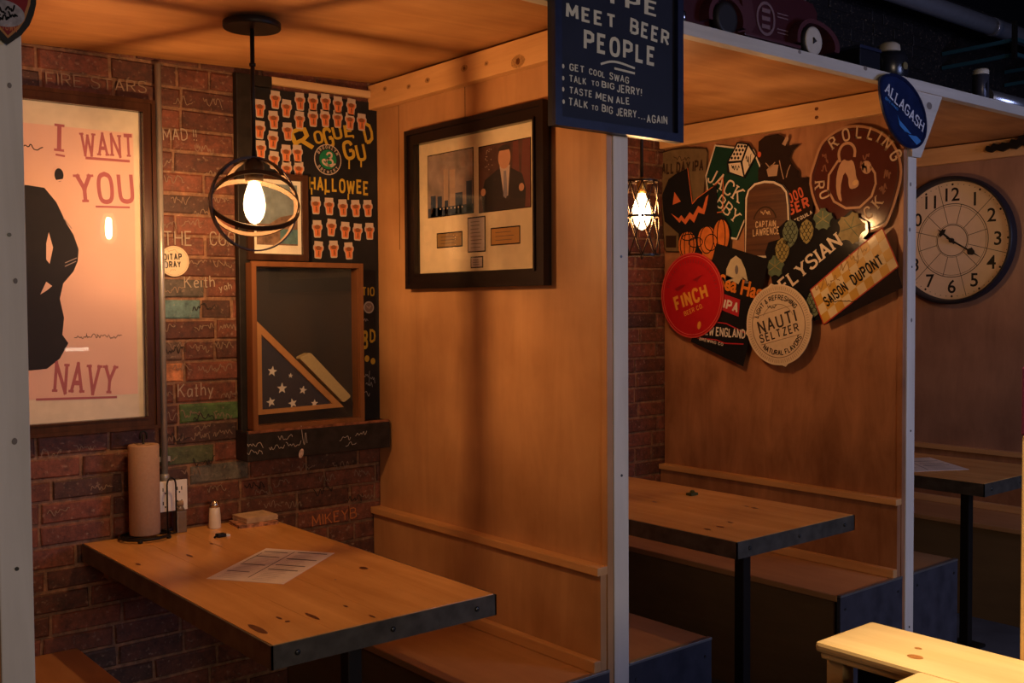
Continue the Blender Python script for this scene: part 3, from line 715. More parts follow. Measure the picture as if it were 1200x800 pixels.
def frame(name, pl, x0, x1, z0, z1, wd, dep, mat, parent, lip=True):
    m = MB(); inner = rect(x0, x1, z0, z1); outer = rect(x0 - wd, x1 + wd, z0 - wd, z1 + wd)
    m.band(pl, outer, inner, -.004, dep)
    if lip:
        q = wd * .30; m.band(pl, rect(x0 - wd, x1 + wd, z0 - wd, z1 + wd), rect(x0 - wd + q, x1 + wd - q, z0 - wd + q, z1 + wd - q), dep, dep + .008)
        m.band(pl, rect(x0 - q * .5, x1 + q * .5, z0 - q * .5, z1 + q * .5), inner, dep, dep + .005)
    return m.build(name, mat, parent)
frame('frame', pl, PX0, PX1, PZ0, PZ1, .038, .022, FRAMEM, t)
m = MB(); m.prism(pl, rect(PX0, PX1, PZ0, PZ1), .006, .0085); m.build('glass', GLASS, t)

# conduit and power outlet
px_, py_ = 1.252, 3.262
m = MB(); m.tube([(px_, py_, H + .765), (px_, py_, H - .555)], .0105, 12); m.lathe((px_, py_, H - .555), [(.014, -.004), (.014, .02), (.0105, .024)], 12)
for zz in (1.0, 1.62): m.box(px_ - .022, px_ + .022, 3.268, 3.2745, zz - .008, zz + .008, .001)
tag(m.build('conduit', GALV), 'thin vertical metal conduit running down the brick wall to the outlet', 'conduit')
t = thing('power_outlet', 'white surface outlet box at the foot of the conduit', 'outlet', (1.262, 3.25, H - .64))
m = MB(); m.box(1.213, 1.303, 3.222, 3.2725, H - .640, H - .553, .005); m.build('box', GALV, t)
m = MB(); m.box(1.209, 1.307, 3.2165, 3.2215, H - .645, H - .548, .002); m.build('cover_plate', WHITEP, t)
m = MB()
for xx in (1.235, 1.281):
    for zz in (H - .618, H - .575):
        for dx in (-.007, .007): m.box(xx + dx - .0015, xx + dx + .0015, 3.2155, 3.217, zz - .005, zz + .006)
        m.box(xx - .002, xx + .002, 3.2155, 3.217, zz - .014, zz - .009)
m.build('socket_slot', P('socket_black', .02, .02, .02), t)

# round coaster on the bricks
t = thing('coaster', 'round cream coaster with two dark words stuck on the bricks beside the conduit', 'coaster', (1.294, 3.27, H + .10))
pl = wallp(3.2725); c = pl.px(204, 306)
m = MB(); m.prism(pl, ell(c, .049, .049), 0, .0018); m.build('disc', P('coaster_card', .68, .56, .40, rough=.8), t)
m = MB(); tpx(m, pl, 'OITAP', (191, 304.5), (213, 304), 6.5, .0022, wt=.26, gap=.14); tpx(m, pl, 'DRAY', (193, 313.5), (212, 312.8), 6.5, .0022, wt=.26, gap=.14)
m.build('lettering', P('coaster_ink', .05, .04, .035), t)
m = MB(); m.band(pl, ell(c, .045, .045), ell(c, .0442, .0442), .0018, .0021)
scribble(m, pl, pl.px(203, 294), .04, .010, .0021, .0014, 3); scribble(m, pl, pl.px(203, 317), .02, .008, .0021, .0014, 3); m.build('fine_print', P('coaster_tan', .35, .25, .16), t)

# ------------------------------------------------------------------ black boarded window with pint stickers
t = thing('black_board', 'black boarded window with pint glass stickers and yellow spooky lettering', 'board', (1.78, 3.26, H - .52))
BP = wallp(3.268)
m = MB(); m.box(1.565, 2.064, 3.2685, 3.2745, H - .42, H + .738); m.build('board', BLACKB, t)
m = MB(); m.box(1.508, 1.564, 3.246, 3.2745, H - .51, H + .773, .003); m.box(1.564, 1.640, 3.252, 3.2745, H + .739, H + .775, .002); m.build('casing', P('black_casing', .017, .013, .011, rough=.5, var=.3), t)
m = MB(); m.box(1.640, 2.030, 3.252, 3.2745, H + .752, H + .777, .003); m.build('lath', PINEX, t)
m = MB(); m.box(1.500, 2.055, 3.186, 3.2745, H - .512, H - .412, .004); sill = m.build('sill', P('black_sill', .022, .017, .017, rough=.5, var=.4), t)
m = MB(); m.box(1.505, 2.05, 3.1845, 3.2, H - .4185, H - .410, .001); m.build('worn_edge', P('worn_red_wood', .20, .075, .04, rough=.7, var=.6, scale=40), sill)
SP = wallp(3.1855); m = MB()
for c in ((300, 522), (325, 524), (345, 520), (335, 512), (300, 530)): scribble(m, SP, SP.px(*c), .06, .022, 0, .0018, 4)
scribble(m, SP, SP.px(357, 510), .025, .07, 0, .002, 2); m.build('white_scrawl', P('sill_marker', .40, .35, .32), sill); m = MB()
scribble(m, SP, SP.px(405, 513), .05, .018, 0, .002, 4); scribble(m, SP, SP.px(424, 508), .05, .018, 0, .002, 4); scribble(m, SP, SP.px(412, 520), .05, .02, 0, .002, 3)
m.build('white_scrawl', P('sill_marker', .40, .35, .32), sill)
m = MB(); c = SP.px(353, 531); m.flat(SP, ell(c, .009, .016, -.3, 16), .0004); m.build('small_sticker', P('white_red_sticker', .55, .40, .36, var=.4, scale=90), sill)
YEL = P('yellow_drip_paint', .52, .33, .035, rough=.6); m = MB(); hh = .0006
tpx(m, BP, 'R', (349, 181), (369, 172), 29, hh, wt=.17); tpx(m, BP, 'O', (369, 168), (380, 166), 13, hh, wt=.2); tpx(m, BP, 'G', (382, 173), (393, 170), 22, hh, wt=.2)
tpx(m, BP, 'U', (391, 163), (402, 161), 14, hh, wt=.2); tpx(m, BP, 'E', (404, 160), (416, 159), 12, hh, wt=.2); tpx(m, BP, 'D', (428, 167), (439, 165), 22, hh, wt=.2)
def drips(m, *q):
    for (x, y, d) in q:
        for p in stroke(BP.pxs((x, y), (x, y + d)), .006): m.flat(BP, p, hh + .0003)
drips(m, (351, 180, 10), (384, 172, 8), (414, 159, 3)); m.build('yellow_lettering', YEL, t)
m = MB(); tpx(m, BP, 'G', (404, 187), (417, 184), 20, hh, wt=.2); tpx(m, BP, 'U', (419, 188), (430, 186), 18, hh, wt=.2); drips(m, (409, 184, 14), (423, 187, 9)); m.build('yellow_lettering', YEL, t)
m = MB(); tpx(m, BP, 'HALLOWEE', (362, 222), (432, 227), 14, hh, wt=.2, jit=.06); drips(m, (365, 220, 8), (381, 222, 6), (408, 227, 7)); m.build('yellow_lettering', YEL, t)
m = MB(); tpx(m, BP, 'TIO', (424, 346), (439, 346), 9, hh, wt=.2); m.build('yellow_lettering', YEL, t)
m = MB(); tpx(m, BP, '8', (424, 407), (431, 407), 18, hh, wt=.22); tpx(m, BP, 'D', (433, 400), (440, 400), 13, hh, wt=.22)
for c in ((430, 420), (437, 423)): m.flat(BP, ell(BP.px(*c), .010, .012, 0, 12), hh)
m.build('yellow_lettering', YEL, t)
m = MB()
for c in ((430, 438), (433, 452), (430, 462), (428, 374), (436, 445)): scribble(m, BP, BP.px(*c), .03, .03, .0006, .002, 3)
m.build('pale_scrawl', P('board_marker', .30, .27, .26), t)
# pint stickers
WHT = P('sticker_white', .52, .40, .32, rough=.5); BEER = P('sticker_amber', .62, .17, .055, rough=.5, var=.25, scale=60); BEERD = P('sticker_brown', .24, .085, .035, rough=.5)
PW = wallp(3.2676)
m = MB(); g = [(-.0165, .030), (.0165, .030), (.0165, .018), (.0205, .012), (.0205, .002), (.0150, -.006), (.0135, -.028), (.010, -.031), (-.010, -.031), (-.0135, -.028), (-.0150, -.006), (-.0205, .002), (-.0205, .012), (-.0165, .018)]
zero = Plane((0, 0, 0), (1, 0, 0), (0, 0, 1))
m.prism(zero, g, 0, .0007); m.mi = 1
m.flat(zero, [(-.0125, .012), (.0125, .012), (.016, .009), (.016, .003), (.0115, -.006), (.0102, -.026), (-.0102, -.026), (-.0115, -.006), (-.016, .003), (-.016, .009)], .0010); m.mi = 2
m.flat(zero, ell((0, .006), .011, .008, 0, 14), .0013); m.flat(zero, [(-.0018, -.004), (.0045, -.004), (.003, -.020), (-.001, -.022)], .0013)
pint = m.build('pint_sticker', [WHT, BEER, BEERD], t); pint.data.transform(Matrix.Translation(t.location))
spots = [(287.6, 124), (287.8, 149), (289, 173.7), (304.4, 127), (304.4, 152), (305.5, 175), (322.6, 116.8), (320.6, 140.4), (319.8, 164), (321, 187.5), (335.6, 127), (337, 154), (335.3, 179.8), (335.8, 199),
 (351.5, 119), (351, 140.7), (348.6, 180), (350, 199.5), (366.8, 120), (366.8, 138), (381.5, 120), (381, 138.5), (396, 123), (395.6, 139.5), (411.5, 125.5), (410, 142), (423.7, 143),
 (370, 240.5), (385.8, 241.7), (401.8, 243.5), (416.8, 244), (431, 244), (371.8, 268), (388.3, 266.5), (404.5, 269.8), (419, 271.7), (433, 270.8), (373, 292.6), (391, 291.8), (408.7, 293.8)]
for i, s in enumerate(spots):
    o = pint if i == 0 else pint.copy()
    if i: COL.objects.link(o); o.parent = t
    u, v = PW.px(*s); o.location = PW.at(u, v) - t.location; o.rotation_euler = (0, rnd.uniform(-.07, .07), 0)
# round brewery sticker
s = thing('round_sticker', 'round green brewery sticker with a script letter on the black board', 'sticker', (1.8, 3.265, H + .48))
c = PW.px(384, 187); r = .054
m = MB(); m.prism(PW, ell(c, r, r), .0005, .0012); m.build('rim', WHT, s)
m = MB(); m.flat(PW, ell(c, r * .94, r * .94), .0016); m.build('dark_ring', P('sticker_black', .02, .02, .02), s)
m = MB(); arc_text(m, PW, 'BROOKLYN', c, r * .72, 155, 25, r * .18, .002, wt=.2); arc_text(m, PW, 'BREWERY', c, r * .90, 210, 330, r * .18, .002, inside=True, wt=.2); m.build('lettering', WHT, s)
m = MB(); m.flat(PW, ell(c, r * .63, r * .63), .0020); m.build('green_disc', P('brewery_green', .012, .17, .075), s)
m = MB(); B = [(-.10, .30), (.05, .50), (.32, .42), (.26, .14), (-.02, .06), (.36, -.02), (.38, -.32), (.05, -.42), (-.30, -.34), (-.46, -.12), (-.28, .0), (-.1, -.2)]
for p in stroke(chaikin([(c[0] + r * x * .95, c[1] + r * y * .95) for x, y in B], 2), r * .13): m.flat(PW, p, .0024)
for p in stroke(chaikin([(c[0] + r * x, c[1] + r * y) for x, y in [(.02, .06), (-.2, -.2), (.2, -.5), (.55, -.22)]], 2), r * .10): m.flat(PW, p, .0024)
m.build('script_letter', WHT, s)
s = thing('round_sticker', 'small round grey sticker between the flag case and the plywood wall', 'sticker', (2.02, 3.265, H - .02))
c = PW.px(432, 360); m = MB(); m.prism(PW, ell(c, .022, .022), .0005, .0012); m.build('rim', P('sticker_grey', .42, .38, .34), s)
m = MB(); m.flat(PW, ell(c, .017, .017), .0016); m.build('centre', P('sticker_darkgrey', .22, .16, .13), s)
m = MB(); scribble(m, PW, c, .022, .014, .002, .002, 3); m.build('print', WHT, s)

# small framed picture behind the globe
t = thing('framed_picture', 'small dark framed landscape print standing on the flag case behind the globe lamp', 'picture', (1.666, 3.25, H + .147))
pl = wallp(3.240)
x0, x1, z0, z1 = 1.556, 1.736, H + .178, H + .428
m = MB(); m.prism(pl, rect(x0, x1, z0, z1), -.004, 0); m.build('mat_board', CREAM, t)
frame('frame', pl, x0, x1, z0, z1, .022, .012, FRAMEM, t, lip=False)
m = MB(); m.prism(pl, rect(x0 + .014, x1 - .014, z0 + .03, z1 - .014), .0002, .0008); sh = m.build('print', P('grey_blue_print', .20, .24, .25, var=.35, scale=18), t)
m = MB(); m.flat(pl, rect(x0 + .014, x1 - .014, z0 + .03, z0 + .10), .0012); m.flat(pl, [(x0 + .06, z0 + .10), (x1 - .014, z0 + .10), (x1 - .014, z0 + .14), (x0 + .10, z0 + .125)], .0012); m.build('shore', P('print_brown', .20, .12, .08, var=.4, scale=50), sh)
m = MB(); m.flat(pl, rect(x0 + .10, x1 - .014, z0 + .035, z0 + .085), .0016); m.build('water', P('print_teal', .10, .19, .20, var=.4, scale=40), sh)
m = MB(); m.prism(pl, rect(x0, x1, z0, z1), .005, .007); m.build('glass', GLASS, t)

# ------------------------------------------------------------------ flag display case on the sill
t = thing('flag_case', 'wooden glazed case with a folded star flag standing on the black sill', 'display case', (1.73, 3.235, H - .4095))
CASEW = wood('cherry_case', (.13, .050, .018), (.23, .090, .035), 'z', rough=.35)
x0, x1, z0, z1 = 1.528, 1.945, H - .4095, H + .146; yf, yb = 3.196, 3.2445
m = MB(); m.box(x0, x1, yb - .006, yb, z0, z1); m.build('back_panel', P('charcoal_felt', .030, .027, .027, rough=.9), t)
cf = wallp(yf); th = .0125
m = MB(); m.band(cf, rect(x0, x1, z0, z1), rect(x0 + .014, x1 - .014, z0 + .014, z1 - .014), -(yb - yf) + .0062, 0); m.build('box_sides', CASEW, t)
m = MB(); m.band(cf, rect(x0 - .004, x1 + .004, z0, z1 + .004), rect(x0 + th, x1 - th, z0 + .016, z1 - th), .0003, .010); m.build('front_frame', CASEW, t)
m = MB(); m.prism(cf, rect(x0 + .015, x1 - .015, z0 + .015, z1 - .015), -.003, -.001); m.build('glass', GLASS, t)
tri_px = [(300, 376), (301.5, 486), (402, 476.5)]
fp = wallp(3.212); T = fp.pxs(*tri_px)
s = thing('folded_flag', 'folded star spangled flag in a triangular wooden frame, inside the glazed case', 'flag', (1.62, 3.22, H - .393))
Tin = [(T[0][0] + .016, T[0][1] - .045), (T[1][0] + .016, T[1][1] + .016), (T[2][0] - .045, T[2][1] + .014)]
m = MB(); m.band(fp, T, Tin, -.024, .006); m.build('triangle_frame', wood('light_oak_case', (.36, .17, .06), (.48, .24, .09), 'z', rough=.4), s)
m = MB(); m.prism(fp, Tin, -.02, -.004); m.build('navy_field', P('navy_cloth', .035, .036, .055, rough=.9, scale=200), s)
for (x, y, r) in ((319.5, 435, .018), (331, 455, .019), (318, 471, .017), (343.5, 472.5, .017), (355.5, 457, .015), (369, 472.5, .014), (341, 440, .009)):
    m = MB(); c = fp.px(x, y); pts = []
    ro = rnd.uniform(-.25, .25)
    for k in range(10):
        q = math.pi / 2 + ro + k * math.pi / 5; rr = r if k % 2 == 0 else r * .42; pts.append((c[0] + rr * math.cos(q), c[1] + rr * math.sin(q)))
    m.prism(fp, pts, -.0038, -.002); m.build('star', P('star_white', .66, .62, .56), s)
s = MB(); q = fp.pxs((349, 419), (362, 412.5), (410, 464), (401, 471.5))
q = [q[0], tuple((q[0][i] + q[1][i]) / 2 for i in (0, 1)), q[1]] + [tuple(q[1][i] + (q[2][i] - q[1][i]) * f for i in (0, 1)) for f in (.1, .9)] + [q[2], tuple((q[2][i] + q[3][i]) / 2 for i in (0, 1)), q[3]] + [tuple(q[3][i] + (q[0][i] - q[3][i]) * f for i in (0, 1)) for f in (.1, .9)]; q = chaikin(q, 2, True)
s.prism(fp, q, -.022, .010); s.build('khaki_cap', P('khaki_cloth', .42, .33, .17, rough=.9, scale=120), None)
kc = bpy.data.objects['khaki_cap']; tag(kc, 'folded khaki cloth cap lying along the slanted edge of the folded flag', 'cap')

# ------------------------------------------------------------------ framed photographs on the first partition
t = thing('framed_photographs', 'large black framed display of two photographs and three small plaques', 'picture', (2.05, 2.66, H + .04))
pl = sidep(2.058)
def prect(pl, a, b, c, d):
    q = pl.pxs(a, b, c, d); us = [z[0] for z in q]; vs_ = [z[1] for z in q]
    return ((us[0] + us[3]) / 2, (us[1] + us[2]) / 2, (vs_[2] + vs_[3]) / 2, (vs_[0] + vs_[1]) / 2)
u0, u1, v0, v1 = prect(pl, (490.6, 169), (630.7, 143), (631.7, 316), (493, 319.5))
FB = P('ebony_frame', .013, .007, .006, rough=.25, spec=.3)
m = MB(); m.prism(pl, rect(u0 - .03, u1 + .03, v0 - .03, v1 + .03), -.005, 0); m.build('mat_board', P('ivory_mat', .66, .52, .34, rough=.7), t)
frame('frame', pl, u0, u1, v0, v1, .052, .020, FB, t)
def pic(name, q, mat, border=.003, bm=FB, parent=None):
    a = prect(pl, *q); m = MB(); m.prism(pl, rect(a[0] - border, a[1] + border, a[2] - border, a[3] + border), .0002, .0008); f = m.build(name, bm, parent or t)
    m = MB(); m.flat(pl, rect(*a), .0012); m.build('print', mat, f); return a, f
a, f = pic('skyline_photo', [(501, 183), (554, 174), (555, 248.6), (503, 254.7)], P('sepia_blue_sky', .26, .19, .16, var=.35, scale=14))
W_, H_ = a[1] - a[0], a[3] - a[2]
m = MB()
for (bx, bw, bh, ) in ((.36, .10, .74), (.50, .12, .72)): m.flat(pl, rect(a[0] + W_ * bx, a[0] + W_ * (bx + bw), a[2] + H_ * .12, a[2] + H_ * bh), .0015)
m.build('tower', P('photo_tower', .36, .24, .17), f)
m = MB()
for (bx, bw, bh) in ((.06, .12, .34), (.22, .1, .32), (.38, .08, .24), (.62, .16, .34), (.86, .12, .5), (.0, 1, .14)): m.flat(pl, rect(a[0] + W_ * bx, a[0] + W_ * (bx + bw), a[2], a[2] + H_ * bh), .0018)
m.build('skyline', P('photo_navy', .035, .05, .085), f)
m = MB(); tpx(m, pl, 'I I I I I I I', (516, 246), (543, 243), 2, .0021, wt=.3); m.build('caption', WHT, f)
a, f = pic('portrait_photo', [(561.5, 172), (621.6, 162.6), (622, 242.5), (562, 248)], P('portrait_backdrop', .075, .030, .022, var=.5, scale=14))
W_, H_ = a[1] - a[0], a[3] - a[2]
def pp(*pts): return [(a[0] + W_ * x, a[2] + H_ * y) for x, y in pts]
m = MB(); m.flat(pl, pp((.08, .0), (.05, .25), (.12, .48), (.38, .62), (.62, .62), (.85, .5), (.92, .28), (.90, 0)), .0015); m.build('dark_suit', P('photo_suit', .016, .012, .013), f)
m = MB(); m.flat(pl, pp((.42, .66), (.50, .2), (.58, .2), (.62, .66)), .0018); m.build('shirt', P('photo_shirt', .45, .33, .28), f)
m = MB(); m.flat(pl, pp((.50, .58), (.49, .2), (.54, .16), (.57, .22), (.55, .58)), .0021); m.build('tie', P('photo_tie', .20, .17, .20), f)
m = MB(); m.flat(pl, ell(pp((.515, .78))[0], W_ * .12, H_ * .17), .0024); m.flat(pl, ell(pp((.09, .30))[0], W_ * .05, H_ * .06, 0, 12), .0024); m.flat(pl, ell(pp((.84, .30))[0], W_ * .05, H_ * .06, 0, 12), .0024); m.build('face', P('photo_skin', .46, .22, .13), f)
m = MB(); m.flat(pl, ell(pp((.515, .885))[0], W_ * .118, H_ * .085, 0, 20, .05, math.pi - .05, False), .0027); m.build('hair', P('photo_hair', .03, .02, .018), f)
m = MB(); m.flat(pl, pp((.82, .3), (.86, 1), (1, 1), (1, 0), (.9, 0)), .0014); m.flat(pl, pp((.66, .5), (.68, 1), (.78, 1), (.80, .45)), .0014); m.build('curtain', P('photo_curtain', .12, .03, .022), f)
m = MB()
for k in range(18): m.flat(pl, ell(pp((rnd.uniform(.12, .28), rnd.uniform(.55, .95)))[0], .002, .002, 0, 6), .0015)
m.build('light_specks', P('photo_specks', .40, .30, .22), f)
BR = P('brass_plate', .34, .20, .075, rough=.35, metal=.4)
for q, mt in (([(512.6, 275), (541, 271.5), (541.5, 287), (513, 290)], BR), ([(576, 268), (608.7, 266), (609, 284), (576.5, 286.5)], P('amber_plate', .42, .21, .06, rough=.4)),
              ([(549, 256), (568, 254.5), (568.3, 293), (549.3, 295)], P('lavender_sheet', .42, .33, .30)), ([(552.5, 302.5), (565.3, 301), (565.6, 312), (552.8, 313)], P('lavender_sheet', .42, .33, .30))):
    a, f = pic('plaque', q, mt, .004)
    m = MB(); n = 8 if (a[3] - a[2]) > .1 else 3
    for k in range(n):
        zz = a[2] + (a[3] - a[2]) * (k + 1) / (n + 1); xa = a[0] + (a[1] - a[0]) * .15; xb = a[1] - (a[1] - a[0]) * rnd.uniform(.15, .35)
        m.flat(pl, rect(xa, xb, zz - .001, zz + .001), .0015)
    m.build('fine_print', P('plaque_ink', .12, .08, .06), f)
m = MB(); m.prism(pl, rect(u0, u1, v0, v1), .008, .010); m.build('glass', GLASS, t)

# ------------------------------------------------------------------ things on the nearest table
ZT = .769; tp = topp(ZT)
cx, cy = 1.163, 3.20
m = MB()
t = thing('paper_towel_holder', 'black wire holder under the paper towel roll', 'towel holder', (cx, cy, ZT))
m.tube([(cx + .075 * math.cos(q * math.pi / 12), cy + .068 * math.sin(q * math.pi / 12), ZT + .010) for q in range(24)], .0045, 8, closed=True)
for q in (.5, 2.6, 4.2, 5.6): m.lathe((cx + .075 * math.cos(q), cy + .068 * math.sin(q), ZT), [(.006, 0), (.008, .004), (.006, .010)], 10)
m.tube([(cx - .07, cy, ZT + .01), (cx + .07, cy, ZT + .01)], .004, 8); m.build('base_ring', BLACKM, t)
m = MB(); m.tube([(cx, cy, ZT + .01), (cx, cy, ZT + .325)], .004, 8); loop = [(cx - .010, cy, ZT + .31)] + [(cx - .010 * math.cos(q * math.pi / 8), cy, ZT + .322 + .012 * math.sin(q * math.pi / 8)) for q in range(9)] + [(cx + .010, cy, ZT + .31)]
m.tube(loop, .003, 8); m.build('spindle', BLACKM, t)
hx, hy = 1.243, 3.185
m = MB(); m.tube([(hx - .014, hy, ZT + .008), (hx - .014, hy, ZT + .16)] + [(hx - .014 * math.cos(q * math.pi / 8), hy, ZT + .16 + .022 * math.sin(q * math.pi / 8)) for q in range(1, 8)] + [(hx + .014, hy, ZT + .16), (hx + .014, hy, ZT + .008)], .0028, 8)
m.tube([(cx + .07, cy, ZT + .01), (hx - .014, hy, ZT + .008), (hx + .014, hy, ZT + .008)], .0028, 8); m.build('tension_arm', BLACKM, t)
t2 = thing('paper_towel_roll', 'tall brown paper towel roll standing on the black wire holder', 'paper towel', (cx, cy, ZT + .016))
m = MB(); m.lathe((cx, cy, ZT + .016), [(.010, .0), (.044, 0), (.046, .003), (.046, .274), (.044, .277), (.019, .277), (.019, .255), (.010, .255)], 40); m.build('roll', P('brown_paper_towel', .36, .225, .14, rough=.9, scale=120, bump=.3), t2)
m = MB(); m.lathe((cx, cy, ZT + .2935), [(.0185, -.01), (.0185, .0015), (.016, .0015), (.016, -.01)], 24, cap=False); m.build('cardboard_core', P('cardboard', .36, .23, .13), t2)
# square pepper bottle
bx, by = 1.283, 3.222
t = thing('pepper_shaker', 'dark square pepper bottle beside the paper towel holder', 'pepper shaker', (bx, by, ZT))
m = MB(); m.box(bx - .017, bx + .017, by - .017, by + .017, ZT, ZT + .070, .004); m.build('bottle', P('dusky_glass', .17, .12, .075, rough=.25, spec=.7), t)
m = MB(); m.lathe((bx, by, ZT + .070), [(.016, 0), (.012, .010), (.011, .014)], 20); m.build('shoulder', P('dusky_glass', .17, .12, .075), t)
m = MB(); m.lathe((bx, by, ZT + .0845), [(.0125, 0), (.0125, .012), (.009, .017)], 20); m.build('lid', P('tan_lid', .30, .21, .13), t)
# salt shaker
bx, by = 1.392, 3.205
t = thing('salt_shaker', 'white filled glass salt shaker with a steel top', 'salt shaker', (bx, by, ZT))
m = MB(); m.lathe((bx, by, ZT), [(.019, 0), (.020, .004), (.0185, .045), (.0165, .066), (.015, .068)], 12); m.build('glass_body', P('salt_white', .78, .70, .58, rough=.25, spec=.7), t)
m = MB(); m.lathe((bx, by, ZT + .068), [(.0158, 0), (.0158, .010), (.013, .018), (.006, .024), (.002, .025)], 20); m.build('steel_top', P('chrome', .55, .53, .50, rough=.2, metal=1), t)
# stack of napkins / booklets
NAP = [('speckled card booklet under the napkin stack', 'booklet', .0, .012, P('speckled_card', .42, .20, .12, var=.75, scale=70)), ('flat beige folded napkin lying on top of the booklet', 'napkin', .0125, .030, P('beige_napkin', .56, .40, .27, var=.2, scale=40))]
c = (1.523, 3.185)
for k, (lab, cat, za, zb2, mt) in enumerate(NAP):
    m = MB(); ang = (-.10, .04)[k]; sx, sy = ((.066, .050), (.056, .050))[k]
    ofs = ((-.006, -.004), (.004, .006))[k]
    for i in range(3 if k == 0 else 5):
        n3 = 3 if k == 0 else 5; z0 = ZT + za + (zb2 - za) * i / n3; z1 = ZT + za + (zb2 - za) * (i + .8) / n3; j = rnd.uniform(-.0025, .0025)
        pts = [(c[0] + ofs[0] + j + x * math.cos(ang) - y * math.sin(ang), c[1] + ofs[1] + x * math.sin(ang) + y * math.cos(ang)) for x, y in ((-sx, -sy), (sx, -sy), (sx, sy), (-sx, sy))]
        m.prism(topp(0), pts, z0, z1)
    tag(m.build(('booklet', 'folded_napkin')[k], mt), lab, cat)
# opener
t = thing('binder_clip', 'little black clip with a white tag lying near the salt shaker', 'clip', (1.385, 3.07, ZT))
a = tp.px(258, 629); m = MB(); m.box(a[0] - .012, a[0] + .016, a[1] - .012, a[1] + .012, ZT, ZT + .011, .003); m.tube([(a[0] - .012, a[1], ZT + .006), (a[0] - .022, a[1] - .008, ZT + .003)], .003, 8); m.build('clip_body', BLACKM, t)
m = MB(); m.box(a[0] + .0165, a[0] + .030, a[1] - .010, a[1] + .010, ZT, ZT + .006, .002); m.build('tag', WHITEP, t)
# menus
def menu(label, q, z, grp='paper menus on the tables'):
    pl = topp(z); c = pl.pxs(*q); t = thing('paper_menu', label, 'menu', (*[sum(p[i] for p in c) / 4 for i in (0, 1)], z), grp)
    m = MB(); m.prism(pl, c, .0002, .0010); m.build('sheet', P('menu_paper', .72, .64, .54, rough=.7), t)
    def bl(u, v): return tuple((1 - u) * (1 - v) * c[0][i] + u * (1 - v) * c[1][i] + u * v * c[2][i] + (1 - u) * v * c[3][i] for i in (0, 1))
    m = MB()
    def bar(u0, u1, v0, v1): m.flat(pl, [bl(u0, v0), bl(u1, v0), bl(u1, v1), bl(u0, v1)], .0014)
    for (u0, u1, v) in ((.06, .40, .88), (.06, .40, .72), (.52, .94, .92), (.06, .40, .46), (.52, .94, .70), (.06, .36, .24), (.52, .92, .36), (.52, .92, .50)): bar(u0, u1, v, v + .022)
    for (u0, v0, v1) in ((.46, .10, .94), (.06, .50, .84)): bar(u0, u0 + .014, v0, v1)
    m.build('heading', P('menu_ink', .10, .08, .08), t)
    for col in (.08, .55):
        m = MB()
        for k in range(22):
            v = .06 + .037 * k
            m.flat(pl, [bl(col, v), bl(col + rnd.uniform(.18, .32), v), bl(col + .25, v + .007), bl(col, v + .007)], .0012)
        m.build('small_print', P('menu_grey', .34, .29, .25), t)
    return t
menu('white printed menu sheet lying near the salt shaker', [(242, 678), (332, 684.5), (392, 648), (312, 642.5)], ZT)
menu('pale menu sheet on the dim table under the clock', [(1050, 553.5), (1136, 550), (1090, 536), (1030, 538)], ZT)
t = MB(); c = tp.px(811, 580); t.box(c[0] - .02, c[0] + .02, c[1] - .014, c[1] + .014, ZT, ZT + .010, .003); t.lathe((c[0] + .014, c[1] + .01, ZT), [(.010, 0), (.012, .006), (.006, .016)], 12)
tag(t.build('bottle_opener', P('dark_olive', .05, .055, .012)), 'small dark lump of metal lying on the bare middle table', 'opener')

# ------------------------------------------------------------------ wall clock on the far partition
t = thing('wall_clock', 'big round wall clock with black rim and skeleton rings', 'clock', (5.15, 2.698, 1.477))
pl = sidep(5.1745); c = (-2.698, H + .318); R = .326
m = MB(); K = 64
base = Plane((5.1745, 0, 0), (0, -1, 0), (0, 0, 1))
prof = [(R, 0), (R, .050), (R - .005, .057), (R - .013, .057), (R - .018, .050), (R - .024, .012)]
n = 0
for (rr, hh) in prof:
    for j in range(K): q = 2 * math.pi * j / K; m.v.append(base.at(c[0] + rr * math.cos(q), c[1] + rr * math.sin(q), hh))
for i in range(len(prof) - 1):
    for j in range(K): j2 = (j + 1) % K; m.face(i * K + j, i * K + j2, (i + 1) * K + j2, (i + 1) * K + j, sm=True)
m.build('rim', P('clock_rim', .020, .018, .024, rough=.4), t)
m = MB(); m.prism(pl, ell(c, R - .0235, R - .0235, 0, 64), .006, .012); dial = m.build('dial', P('aged_dial', .80, .62, .46, rough=.6, scale=8), t)
INK = P('clock_ink', .018, .014, .014); m = MB(); h = .0125; F = R - .026
for rr, w_ in ((F * .62, .0034), (F * .59, .0016), (F * .26, .0034), (F * .285, .0014)): m.band(pl, ell(c, rr + w_, rr + w_, 0, 64), ell(c, rr, rr, 0, 64), .012, h)
for k in range(12):
    q = math.radians(15 + 30 * k)
    for p in stroke([(c[0] + F * .29 * math.cos(q), c[1] + F * .29 * math.sin(q)), (c[0] + F * (.985 if k % 2 else .62) * math.cos(q), c[1] + F * (.985 if k % 2 else .62) * math.sin(q))], .0026): m.flat(pl, p, h)
for k in range(60):
    q = math.radians(6 * k); rr = .006 if k % 5 == 0 else .0022
    m.flat(pl, ell((c[0] + F * .955 * math.cos(q), c[1] + F * .955 * math.sin(q)), rr, rr, 0, 8), h)
m.build('ring_lines', INK, dial)
for k in range(1, 13):
    m = MB()
    q = math.radians(90 - 30 * k); polys, wd = bfont(str(k), .012); sz = .066; o = (c[0] + F * .785 * math.cos(q) - wd * sz * .5, c[1] + F * .785 * math.sin(q) - sz * .5)
    for p in polys: m.flat(pl, [(o[0] + x * sz, o[1] + y * sz) for x, y in p], h + .0002)
    m.build('numeral', INK, dial)
